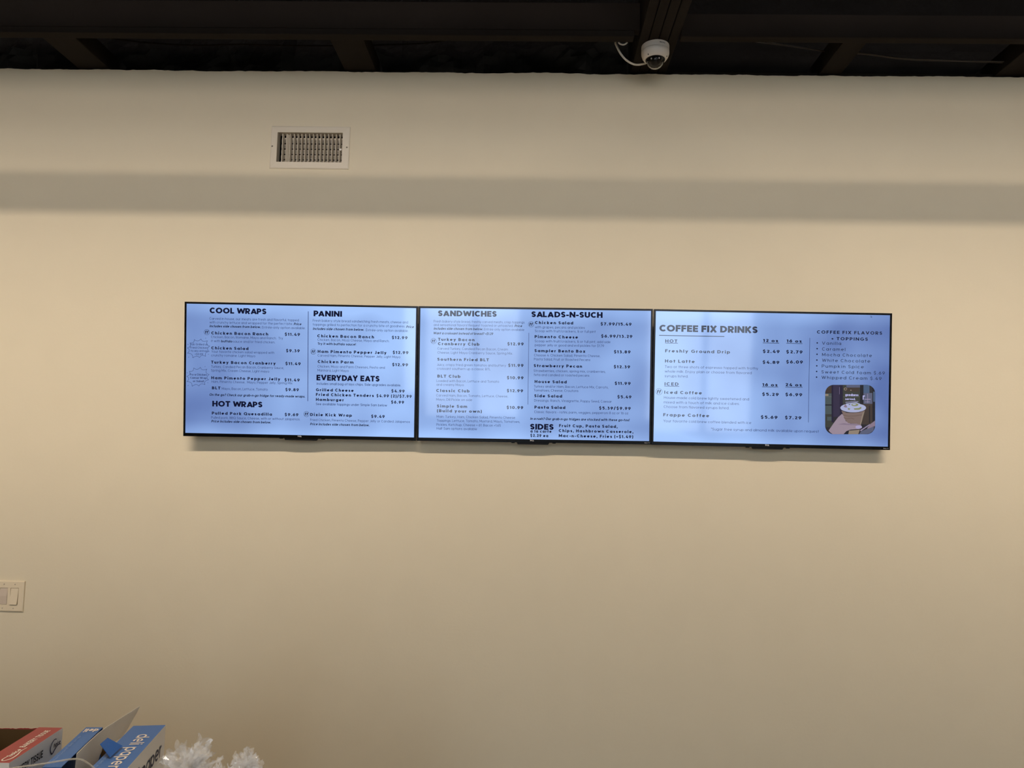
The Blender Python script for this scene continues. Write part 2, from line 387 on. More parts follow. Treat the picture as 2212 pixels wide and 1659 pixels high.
for n, (a, b) in (('window_1', W1), ('window_2', W2)):
    e = bpy.data.objects.new(n, None); COL.objects.link(e); e.location = ((a + b) / 2, yb - 0.06, WZ[0]); struct(e)
    mb = MB(); mid = (a + b) / 2 + 0.05
    for x0, x1 in ((a, a + 0.06), (mid - 0.04, mid + 0.04), (b - 0.06, b)): mb.box((x0, yb - 0.1, WZ[0]), (x1, yb - 0.02, WZ[1]))
    for z0, z1 in ((WZ[0], WZ[0] + 0.07), (WZ[1] - 0.07, WZ[1])): mb.box((a, yb - 0.1, z0), (b, yb - 0.02, z1))
    local(e, mb).build('window_frame', FRAMEM, e)
    mb = MB().box((a, yb - 0.065, WZ[0]), (b, yb - 0.055, WZ[1])); local(e, mb).build('pane', GLASS, e)
# ------------------------------------------------------------------ ceiling timbers
HB = 3.295
def beam(name, label, a, b, bev=0.003, group=None):
    o = MB().box(a, b).build(name, BLACKWOOD, bevel=bev); return tag(o, label, 'beam', group)
t = thing('header_beam', 'long black timber across the top left, ending at the beam with the security camera', 'beam', (-1.0, -0.275, HB))
local(t, MB().box((RX0 + 0.02, -0.295, HB + 0.028), (0.409, -0.257, HB + 0.142))).build('timber', BLACKWOOD, t, bevel=0.003)
local(t, MB().box((RX0 + 0.02, -0.298, HB), (0.385, -0.255, HB + 0.025))).build('bottom_ledger', BLACKWOOD, t, bevel=0.002)
beam('header_beam', 'black timber across the top right, right of the security camera', (0.571, -0.296, HB + 0.002), (RX1 - 0.02, -0.256, HB + 0.098))
t = thing('built_up_girder', 'black girder of four planks running to the wall above the security camera', 'beam', (0.488, -0.25, 3.31))
for k in range(4):
    x0 = 0.412 + k * 0.0395
    local(t, MB().box((x0, -2.6, 3.31 + 0.001 * (k % 2)), (x0 + 0.0365, 0.14, 3.50))).build('plank', BLACKWOOD, t, bevel=0.0035)
for x0, x1, lab in ((-2.035, -1.897, 'leftmost black rafter stub between wall top and long timber'),
                    (-0.843, -0.705, 'black rafter stub above the air vent, left of the security camera'),
                    (1.225, 1.318, 'black rafter stub right of the security camera'),
                    (1.975, 2.10, 'black rafter stub at the far right corner of the ceiling')):
    beam('ceiling_rafter', lab, (x0, -0.2555, 3.306), (x1, 0.14, 3.388), group=None)
struct(MB().box((RX0 + 0.02, -1.21, 3.137), (RX1 - 0.02, -1.19, 3.229)).build('shade_beam_1', BLACKWOOD, bevel=0.002))   # unseen slim cross beam, placed to cast the soft band of shade on the wall
tag(MB().box((0.6, 0.02, 3.286), (RX1 - 0.02, 0.11, 3.322)).build('sill_plate', BLACKWOOD, bevel=0.003), 'low black sill plate lying along the wall top at right', 'beam')
# thin cables
def cable(label, pts, y, r, m, cat='cable', name='cable'):
    P = smooth_path([on_wall(p, y) for p in pts], 8)
    return tag(MB().tube(P, r).build(name, m, smooth=True), label, cat)
cable('thin grey cable drooping behind the right hand ceiling timber', [(1520, 70), (1600, 86), (1700, 99), (1785, 111), (1860, 115), (1950, 126), (2060, 131), (2160, 133), (2300, 137)], -0.06, 0.0022, CABG)
cable('second thin grey cable just below its twin at upper right', [(1560, 70), (1640, 88), (1720, 100), (1800, 113), (1870, 118), (1960, 129), (2080, 133), (2300, 140)], -0.05, 0.0018, CABG)
cable('thin black cable drooping under the long timber at upper left', [(180, 70), (254, 85), (340, 94), (430, 98), (520, 96), (600, 98), (712, 99), (830, 97), (940, 91), (1040, 70)], -0.03, 0.003, BLACKWOOD)

# ------------------------------------------------------------------ air vent
FX0, FX1, FZ0, FZ1 = -1.152, -0.8055, 2.8548, 3.0453
t = thing('air_vent', 'cream white metal air vent high on the wall with upright slats', 'vent', ((FX0 + FX1) / 2, 0, (FZ0 + FZ1) / 2))
mb = MB(); y0, y1 = -0.006, 0.0
def ring(mb, o, i, yo, yi):
    O = [(o[0], yo, o[2]), (o[1], yo, o[2]), (o[1], yo, o[3]), (o[0], yo, o[3])]; I = [(i[0], yi, i[2]), (i[1], yi, i[2]), (i[1], yi, i[3]), (i[0], yi, i[3])]
    for k in range(4): mb.quad(O[k], O[(k + 1) % 4], I[(k + 1) % 4], I[k])
FR = (FX0, FX1, FZ0, FZ1); FI = (FX0 + 0.004, FX1 - 0.004, FZ0 + 0.004, FZ1 - 0.004); OP = (VX0 + 0.001, VX1 - 0.001, VZ0 + 0.001, VZ1 - 0.001)
ring(mb, FR, FR, 0.0, -0.0035); ring(mb, FR, FI, -0.0035, -0.006); ring(mb, FI, OP, -0.006, -0.0075); ring(mb, OP, OP, -0.0075, 0.032)
local(t, mb).build('frame', VENTW, t)
mb = MB(); ring(mb, OP, OP, 0.032, 0.095); mb.quad((OP[0], 0.095, OP[2]), (OP[1], 0.095, OP[2]), (OP[1], 0.095, OP[3]), (OP[0], 0.095, OP[3]))
local(t, mb).build('duct_collar', VENTD, t)
for k in range(16):
    x = VX0 + 0.0225 + k * 0.01675; a = math.radians(28 if k == 1 else 6); mb = MB()
    dx, dy = math.sin(a) * 0.017, math.cos(a) * 0.017
    mb.slab([(x, 0.001, VZ0 + 0.001), (x + dx, 0.001 + dy, VZ0 + 0.001), (x + dx, 0.001 + dy, VZ1 - 0.004), (x, 0.001, VZ1 - 0.004)], 0.0026)
    local(t, mb).build('upright_slat', VENTW, t)
for k in range(5):
    z = VZ0 + 0.001 + k * 0.0242
    mb = MB()
    for q in range(6):
        zz = 0.0028 + q * 0.0033; yy = 0.022 + 0.0012 * abs(q - 2.5)
        mb.box((VX0 + 0.010, yy, z + zz - 0.0010), (VX1 - 0.002, yy + 0.003, z + zz + 0.0007))
    mb.box((VX0 + 0.010, 0.0275, z + 0.0016), (VX1 - 0.002, 0.0285, z + 0.0202))
    local(t, mb).build('damper_louver', VENTG, t)
mb = MB().box((VX0 + 0.010, 0.026, VZ1 - 0.021), (VX1 - 0.003, 0.030, VZ1 - 0.012)); local(t, mb).build('cross_rail', VENTW, t)
mb = MB().lathe([(0.0001, 0), (0.0042, 0.0), (0.005, 0.003), (0.004, 0.010), (0.002, 0.012), (0.002, 0.03)], (VX1 - 0.0085, -0.004, 2.943), 16, axis='y')
local(t, mb).build('damper_knob', mat('white_plastic', (240, 234, 224), 0.4, 0.4), t, smooth=True)
for x, z in ((-1.1435, 2.953), (-0.8165, 2.951)):
    mb = MB().lathe([(0.0001, -0.0095), (0.0025, -0.0092), (0.0036, -0.0072)], (x, 0, z), 14, axis='y')
    local(t, mb).build('screw', SCREWM, t, smooth=True)

# ------------------------------------------------------------------ light switch
SX1, SZ1, SZ0 = -2.0855, 1.0715, 0.9468; SX0 = SX1 - 0.125
t = thing('light_switch', 'ivory double rocker switch plate at the left edge of the wall', 'switch', ((SX0 + SX1) / 2, 0, (SZ0 + SZ1) / 2))
cxr, cxl, czm = SX1 - 0.0395, SX1 - 0.0855, (SZ0 + SZ1) / 2
mb = MB(); P0 = (SX0, SX1, SZ0, SZ1); P1 = (SX0 + 0.004, SX1 - 0.004, SZ0 + 0.004, SZ1 - 0.004)
ring(mb, P0, P0, 0.0, -0.0035); PM = (SX0 + 0.0012, SX1 - 0.0012, SZ0 + 0.0012, SZ1 - 0.0012); ring(mb, P0, PM, -0.0035, -0.0060); ring(mb, PM, P1, -0.0060, -0.0075)
hw, hh = 0.0172, 0.0338
gx = [P1[0], cxl - hw, cxl + hw, cxr - hw, cxr + hw, P1[1]]; gz = [P1[2], czm - hh, czm + hh, P1[3]]
for i in range(5):
    for k in range(3):
        if k == 1 and i in (1, 3): continue
        mb.quad((gx[i], -0.0075, gz[k]), (gx[i + 1], -0.0075, gz[k]), (gx[i + 1], -0.0075, gz[k + 1]), (gx[i], -0.0075, gz[k + 1]))
for c in (cxl, cxr): 
    h = (c - hw, c + hw, czm - hh, czm + hh); ring(mb, h, h, -0.0075, -0.0015)
    mb.quad((h[0], -0.0015, h[2]), (h[1], -0.0015, h[2]), (h[1], -0.0015, h[3]), (h[0], -0.0015, h[3]))
local(t, mb).build('cover_plate', PLATE, t)
def rocker(c, yb, ym, yt, m, wdt, hgt):
    mb = MB(); x0, x1 = c - wdt, c + wdt
    za, zm, zc = czm - hgt, czm + 0.001, czm + hgt
    mb.add([(x0, yb, za), (x1, yb, za), (x1, ym, zm), (x0, ym, zm), (x1, yt, zc), (x0, yt, zc),
            (x0, -0.001, za), (x1, -0.001, za), (x1, -0.001, zc), (x0, -0.001, zc)],
           [(0, 1, 2, 3), (3, 2, 4, 5), (6, 7, 1, 0), (5, 4, 8, 9), (0, 3, 5, 9, 6), (1, 7, 8, 4, 2)])
    return local(t, mb).build('rocker', m, t)
rocker(cxr, -0.0135, -0.0090, -0.0065, PLATE, 0.0158, 0.0325)
rocker(cxl, -0.0070, -0.0085, -0.0050, PLATE2, 0.0160, 0.0328)
for c in (cxl, cxr):
    for z in (czm - 0.0485, czm + 0.0485):
        mb = MB().lathe([(0.0001, -0.0092), (0.002, -0.009), (0.0028, -0.0073)], (c, 0, z), 12, axis='y')
        local(t, mb).build('screw', PLATE2, t, smooth=True)
        mb = MB().box((c - 0.0004, -0.00935, z - 0.0019), (c + 0.0004, -0.0086, z + 0.0019)); local(t, mb).build('screw_slot', SCREWM, t)

# ------------------------------------------------------------------ security camera
CZ = 3.3095; cc = on_level((1415.5, 101), CZ); cx_, cy_ = cc[0], cc[1]
t = thing('security_camera', 'white dome security camera hanging under the black girder', 'camera', (cx_, cy_, CZ))
mb = MB().lathe([(0.0001, 0), (0.056, 0), (0.0565, -0.002), (0.0565, -0.0225)], (0, 0, 0), 48); mb.build('mounting_base', CAMW, t, smooth=True)
mb = MB().lathe([(0.0562, -0.0232), (0.0566, -0.0245), (0.0562, -0.034), (0.052, -0.046), (0.046, -0.0545), (0.0415, -0.0572), (0.0395, -0.0570), (0.0392, -0.050)], (0, 0, 0), 48)
mb.build('dome_cover', CAMW, t, smooth=True)
mb = MB().lathe([(0.0390, -0.052), (0.0390, -0.0588), (0.0360, -0.060), (0.0360, -0.05)], (0, 0, 0), 48); mb.build('black_gasket', BLKM, t, smooth=True)
prof = [(0.0360 * math.cos(a), -0.0580 - 0.0350 * math.sin(a)) for a in np.linspace(0, math.pi / 2 - 0.01, 14)]
prof += [(0.0340 * math.cos(a), -0.0580 - 0.0330 * math.sin(a)) for a in np.linspace(math.pi / 2 - 0.01, 0, 14)]
MB().lathe(prof, (0, 0, 0), 40).build('clear_dome', CLEARDOME, t, smooth=True)
prof = [(0.026 * math.cos(a), -0.056 - 0.026 * math.sin(a)) for a in np.linspace(-0.9, math.pi / 2 - 0.01, 16)]
eye = MB().lathe(prof, (0, 0, 0), 32).build('camera_eyeball', BLKM, t, smooth=True)
d = (Vector(CAM) - Vector((cx_, cy_, CZ - 0.056))); d.z += 0.35; d.normalize()
q = d.to_track_quat('Z', 'Y').to_matrix()
def aim(mb, at): mb.v = [tuple(q @ Vector(v) + Vector(at)) for v in mb.v]; return mb
aim(MB().lathe([(0.0001, 0.0275), (0.006, 0.0275), (0.0085, 0.0262), (0.010, 0.022)], (0, 0, 0), 24), (0, 0, -0.056)).build('lens', BLK, eye, smooth=True)
for s in (-1, 1):
    aim(MB().lathe([(0.0001, 0.0225), (0.0032, 0.0222), (0.0035, 0.019)], (s * 0.0155, 0.004, 0), 14), (0, 0, -0.056)).build('infrared_lamp', mat('lamp_lens', (190, 186, 182), 0.2, 0.6), eye, smooth=True)
for an in (-2.35, -0.45, 1.6):
    x, y = 0.0475 * math.cos(an), 0.0475 * math.sin(an)
    MB().lathe([(0.0001, -0.0535), (0.0022, -0.0532), (0.0024, -0.048)], (x, y, 0), 10).build('screw', BLKM, t, smooth=True)
mb = MB(); letters(mb, 'VIVOTEK', 'S', (0, 0, 0), (1, 0, 0), (0, 0, 1), 0.026, 0.0050)
a0 = math.radians(-90 + 34)   # printed upside down round the base
mb.v = [((0.0569 - y) * math.cos(a0 - x / 0.0569), (0.0569 - y) * math.sin(a0 - x / 0.0569), -0.0085 - z) for x, y, z in mb.v]
mb.build('maker_name', BLKM, t)
cab = [on_wall((1329.5, 91.5), cy_), on_wall((1331, 97), cy_), on_wall((1340, 115), cy_), on_wall((1353, 130), cy_), on_wall((1370, 139), cy_ + 0.03), on_wall((1386, 139), cy_ + 0.055), on_wall((1400, 134), cy_ + 0.075), on_wall((1408, 126), cy_ + 0.08)]
mb = MB().tube(smooth_path(cab, 8), 0.0040, 10); local(t, mb).build('cable', CABW, t, smooth=True)
mb = MB().tube(smooth_path([on_wall(p, -0.25) for p in ((1336, 91.5), (1340, 95), (1346, 96.5), (1351, 95), (1355, 91.5))], 8), 0.0030, 8)
local(t, mb).build('cable', CABW, t, smooth=True)

# ------------------------------------------------------------------ televisions
TW, TH = 0.957, 0.552
TV = {1: (-0.94492, -0.09811, 1.96011, 0.11206, 0.0217, -0.00061),
      2: (0.01554, -0.08831, 1.96324, 0.09194, 0.00235, -0.00468),
      3: (0.97545, -0.09042, 1.96367, 0.08228, -0.00093, 0.00192)}
ZOOM = {'A': (380, 640, 7.9), 'B': (640, 640, 7.9), 'C': (380, 790, 7.9), 'D': (640, 790, 7.9),
        'E': (890, 650, 8.193), 'F': (1130, 650, 7.628), 'G': (890, 800, 8.193), 'J': (1130, 800, 7.628),
        'K': (1400, 660, 7.9), 'L': (1640, 660, 7.373), 'M': (1400, 810, 7.9), 'N': (1640, 810, 7.373), 'Q': (1760, 810, 11.06)}
PXM = 528.0   # photo pixels per metre on the screens
MENU = {1: [
 ('section_heading', 'A 572 288 1540 H COOL WRAPS'),
 ('section_note', 'A 570 398 2095 R Carved in-house, our meats are fresh and flavorful, topped|A 570 462 1992 R with crunchy lettuce and wrapped for the perfect bite.|A 2008 492 2140 I Price|A 570 527 1445 I includes side chosen from below.|A 1465 548 2205 R Entrée-only option available.'),
 ('menu_item', 'A 600 650 1572 B Chicken Bacon Ranch|A 1855 672 2115 P $11.49|A 597 712 1825 R Chicken, Bacon, Romaine, Mayo and Ranch.  Try|A 597 780 750 R it with|A 770 785 960 S buffalo|A 973 790 1688 R sauce and/or fried chicken.'),
 ('menu_item', 'A 600 905 1235 B Chicken Salad|A 1878 952 2110 P $9.39|A 602 962 1675 R Your favorite chicken salad wrapped with|A 600 1025 1350 R crunchy romaine. Light Mayo'),
 ('menu_item', 'A 597 1148 1700 B Turkey Bacon Cranberry|A 1866 1172 2127 P $11.49|A 597 1218 1840 R Turkey, Candied Pecan Bacon, Cranberry Sauce,|C 597 98 1590 R Spring Mix, Cream Cheese, Light mayo'),
 ('menu_item', 'C 600 230 1778 B Ham Pimento Pepper Jelly|C 1850 265 2110 P $11.49|C 603 290 1985 R Ham, Pimento Cheese,  Mayo, Pepper Jelly, Spring Mix'),
 ('menu_item', 'C 612 403 757 B BLT|C 780 410 1562 R Mayo, Bacon, Lettuce, Tomato|C 1866 432 2095 P $9.89'),
 ('section_note', 'C 570 513 2203 I On the go? Check our grab-n-go fridge for ready-made wraps.'),
 ('section_heading', 'C 617 695 1472 H HOT WRAPS'),
 ('menu_item', 'C 610 833 1637 B Pulled Pork Quesadilla|C 1855 858 2087 P $9.69|C 600 903 2117 R Pulled pork, BBQ Sauce, Cheese, with or without jalapenos.|C 600 967 1620 I Price includes side chosen from below.'),
 ('section_heading', 'B 293 340 778 H PANINI'),
 ('section_note', 'B 280 432 1905 R Fresh bakery style bread sandwiching fresh meats, cheese and|B 280 500 1855 R toppings grilled to perfection for a crunchy bite of goodness.|B 1875 540 2007 I Price|B 280 572 1155 I includes side chosen from below.|B 1185 595 1910 R Entrée-only option available.'),
 ('menu_item', 'B 357 700 1325 B Chicken Bacon Ranch|B 1630 728 1897 P $12.99|B 362 760 1585 R Chicken, Bacon, Mozz Cheese, Mayo and Ranch.|B 362 828 1015 S Try it with buffalo sauce!'),
 ('menu_item', 'B 363 965 1538 B Ham Pimento Pepper Jelly|B 1645 982 1912 P $12.99|B 363 1028 1775 R Carved Ham, Pimento Cheese, Pepper Jelly, Light Mayo'),
 ('menu_item', 'B 363 1138 975 B Chicken Parm|B 1636 1190 1905 P $12.99|B 362 1215 1510 R Chicken, Mozz and Parm Cheeses, Pesto and|D 362 97 893 R Marinara, Light Mayo'),
 ('section_heading', 'D 342 250 1418 H EVERYDAY EATS'),
 ('section_note', 'D 347 325 1785 N includes small bag of lays chips. Side upgrades available.'),
 ('menu_item', 'D 333 435 978 B Grilled Cheese|D 1622 455 1847 P $4.99'),
 ('menu_item', 'D 333 515 1322 B Fried Chicken Tenders|D 1367 537 1967 P $4.99 (2)/$7.99'),
 ('menu_item', 'D 333 600 808 B Hamburger|D 1617 645 1837 P $6.99|D 333 672 1547 N See available toppings under Simple Sam below'),
 ('menu_item', 'D 235 858 948 B Dixie Kick Wrap|D 1277 888 1507 P $9.49|D 235 943 1937 R Fried Chicken, Pimento Cheese, Pepper Jelly or Candied Jalapenos|D 232 1015 1245 I Price includes side chosen from below.'),
], 2: [
 ('section_heading', 'E 460 268 1497 H SANDWICHES'),
 ('section_note', 'E 383 380 1990 R Fresh bakery style bread, freshly carved meats, crisp toppings|E 383 443 1790 R and sensational flavors! Request toasted or untoasted.|E 1815 462 1950 I Price|E 383 508 1255 I includes side chosen from below.|E 1273 522 1985 R Entrée only option available|E 383 590 1437 I Want a croissant instead of bread? +$1.29'),
 ('menu_item', 'E 458 705 1105 B Turkey Bacon|E 458 782 1193 B Cranberry Club|E 1688 785 1975 P $12.99|E 450 862 1695 R Carved Turkey, Candied Pecan Bacon, Cream|E 450 933 1783 R Cheese, Light Mayo Cranberry Sauce, Spring Mix.'),
 ('menu_item', 'E 447 1057 1360 B Southern Fried BLT|E 440 1148 1663 R Juicy, crispy fried green tomatos and buttery|E 1702 1165 1972 P $11.99|E 440 1217 1388 R croissant southern up a classic BTL'),
 ('menu_item', 'G 447 127 857 B BLT Club|G 1680 155 1972 P $10.99|G 432 205 1540 R Loaded with Bacon, Lettuce and Tomato|G 432 272 915 R and creamy Mayo'),
 ('menu_item', 'G 428 382 1018 B Classic Club|G 1678 385 1965 P $12.99|G 428 462 1698 R Carved Ham, Bacon, Tomato, Lettuce, Cheese,|G 428 535 1063 R Mayo, Dill Pickle on side'),
 ('menu_item', 'G 440 657 975 B Simple Sam|G 1675 682 1967 P $10.99|G 440 740 1235 B (Build your own)|G 435 838 1825 R Main: Turkey, Ham, Chicken Salad, Pimento Cheese|G 438 908 1910 R Toppings: Lettuce, Tomato, Mustard, Mayo, Tomatoes,|G 432 980 1570 R Pickles, Ketchup, Cheese + 61. Bacon +1.65|G 435 1048 1150 R Half Sam options available'),
 ('section_heading', 'F 137 265 1310 H SALADS-N-SUCH'),
 ('menu_item', 'F 195 380 825 B Chicken Salad|F 1278 402 1787 P $7.99/15.49|F 195 450 1015 R with grapes, pecans and pickles|F 195 513 1195 R Scoop with fruit/crackers, ½ or full pint'),
 ('menu_item', 'F 190 612 905 B Pimento Cheese|F 1287 603 1800 P $6.99/13.29|F 193 680 1440 R Scoop with fruit/crackers, ½ or full pint, add side|F 193 745 1333 R pepper jelly or good and evil pickles for $1.79'),
 ('menu_item', 'F 188 843 1025 B Sampler Bento Box|F 1498 862 1770 P $13.89|F 180 912 1270 R Choose 4: Chicken Salad, Pimento Cheese,|F 180 978 1105 R Pasta Salad, Fruit or Roasted Pecans'),
 ('menu_item', 'F 175 1090 972 B Strawberry Pecan|F 1495 1108 1763 P $12.39|J 175 25 1360 R Strawberries, chicken, spring mix, cranberries,|J 177 92 1090 R feta and candied or roasted pecans'),
 ('menu_item', 'J 190 208 718 B House Salad|J 1510 237 1772 P $11.99|J 177 282 1405 R Turkey and/or Ham, Bacon, Lettuce Mix, Carrots,|J 175 347 910 R Tomatoes, Cheese, Croutons'),
 ('menu_item', 'J 185 443 642 B Side Salad|J 1555 460 1785 P $5.49|J 182 515 1460 R Dressings: Ranch, Vinaigrette, Poppy Seed, Caesar'),
 ('menu_item', 'J 187 630 695 B Pasta Salad|J 1253 645 1773 P $5.39/$9.99|J 183 703 1733 R Classic flavors - rotini, parm, veggies, pepperoni 8 oz or 16 oz'),
 ('section_note', 'J 117 815 1758 I In a rush? Our grab-n-go fridges are stocked with these go-tos!'),
 ('section_heading', 'J 115 975 502 H SIDES'),
 ('menu_item', 'J 120 1025 468 B a la carte|J 120 1097 413 B $2.29 ea|J 593 935 1558 B Fruit Cup, Pasta Salad,|J 588 1017 1818 B Chips, Hashbrown Casserole,|J 588 1100 1815 B Mac-n-Cheese, Fries (+$1.49)'),
], 3: [
 ('section_heading', 'K 193 440 1870 H COFFEE FIX DRINKS|_ K 190 508 1303'),
 ('section_heading', 'K 295 630 500 M HOT|_ K 292 640 510|L 62 580 305 B 12 oz|_ L 60 595 320|L 437 587 680 B 16 oz|_ L 435 601 692'),
 ('menu_item', 'K 293 798 1400 M Freshly Ground Drip|L 60 752 327 P $2.49|L 433 760 692 P $2.79'),
 ('menu_item', 'K 290 972 797 M Hot Latte|L 57 925 323 P $4.89|L 432 920 697 P $6.09|K 287 1063 1880 R Two or three shots of espresso topped with frothy|K 285 1142 1770 R whole milk. Enjoy plain or choose from flavored|K 285 1222 685 R syrups listed.'),
 ('section_heading', 'M 282 178 520 M ICED|_ M 278 190 533|N 50 178 295 B 16 oz|_ N 48 188 305|N 420 178 682 B 24 oz|_ N 418 192 692'),
 ('menu_item', 'M 278 320 920 M Iced Coffee|N 50 330 312 P $5.29|N 420 335 687 P $6.99|M 272 405 1725 R House-made cold brew lightly sweetened and|M 268 485 1562 R mixed with a touch of milk and ice cubes.|M 268 562 1385 R Choose from flavored syrups listed.'),
 ('menu_item', 'M 260 705 1045 M Frappe Coffee|N 28 695 293 P $5.69|N 413 702 675 P $7.29|M 260 805 1762 R Your favorite cold brew coffee blended with ice'),
 ('section_note', 'M 1075 945 2919 R *Sugar free syrup and almond milk available upon request'),
 ('section_heading', 'L 922 445 1960 M COFFEE FIX FLAVORS|L 1153 550 1733 M + TOPPINGS'),
 ('flavor_list', 'L 1003 622 1308 L Vanilla|L 1003 715 1375 L Caramel|L 1003 805 1798 L Mocha Chocolate|L 1003 895 1770 L White Chocolate|L 1000 987 1668 L Pumpkin Spice|L 995 1080 2003 L Sweet Cold foam $.69|L 995 1168 1950 L Whipped Cream $.49|o L 927 595|o L 925 686|o L 924 776|o L 922 868|o L 920 960|o L 918 1050|o L 917 1140'),
]}
def screen_mat(k, a, bx, bz, c_dark=(88, 112, 172), c_lite=(164, 199, 255)):
    m = bpy.data.materials.new('lit_screen_%d' % k); m.use_nodes = True; nt = m.node_tree; b = nt.nodes['Principled BSDF']
    b.inputs['Base Color'].default_value = (0.004, 0.004, 0.006, 1); b.inputs['Roughness'].default_value = 0.06; b.inputs['Specular IOR Level'].default_value = 0.55
    N = nt.nodes.new; L = nt.links.new
    tc = N('ShaderNodeTexCoord'); sp = N('ShaderNodeSeparateXYZ'); L(tc.outputs['Object'], sp.inputs[0])
    ns = N('ShaderNodeTexNoise'); ns.inputs['Scale'].default_value = 5.0; ns.inputs['Detail'].default_value = 1.0; L(tc.outputs['Object'], ns.inputs['Vector'])
    def mth(op, x, y):
        n = N('ShaderNodeMath'); n.operation = op
        for i, q in enumerate((x, y)):
            if isinstance(q, (int, float)): n.inputs[i].default_value = q
            elif q is not None: L(q, n.inputs[i])
        return n.outputs[0]
    az = mth('ABSOLUTE', sp.outputs['Z'], None)
    mr = N('ShaderNodeMapRange'); mr.interpolation_type = 'SMOOTHSTEP'; L(az, mr.inputs[0]); mr.inputs[1].default_value = 0.20; mr.inputs[2].default_value = 0.275
    f = mth('ADD', mth('MULTIPLY', sp.outputs['X'], bx), a)
    f = mth('ADD', f, mth('MULTIPLY', sp.outputs['Z'], bz))
    f = mth('ADD', f, mth('MULTIPLY', mth('SUBTRACT', ns.outputs['Fac'], 0.5), 0.7))
    f = mth('ADD', f, mth('MULTIPLY', mr.outputs[0], 0.32))
    cl = N('ShaderNodeClamp'); L(f, cl.inputs[0])
    mx = N('ShaderNodeMix'); mx.data_type = 'RGBA'; mx.inputs[6].default_value = lin(c_dark); mx.inputs[7].default_value = lin(c_lite); L(cl.outputs[0], mx.inputs[0])
    L(mx.outputs[2], b.inputs['Emission Color']); b.inputs['Emission Strength'].default_value = 1.0
    return m
SCREENS = {1: screen_mat(1, 0.58, 0.75, 0.25), 2: screen_mat(2, 0.56, -0.25, 0.0), 3: screen_mat(3, 0.47, -0.9, -0.1)}
TXT = mat('screen_black_text', (6, 8, 16), 0.06, 0.55, emit=(12, 16, 44), estr=1.0)
TXTL = mat('screen_fine_text', (6, 8, 16), 0.06, 0.55, emit=(42, 56, 102), estr=1.0)
NAVY = mat('screen_navy_line', (6, 8, 16), 0.06, 0.55, emit=(30, 44, 96), estr=1.0)

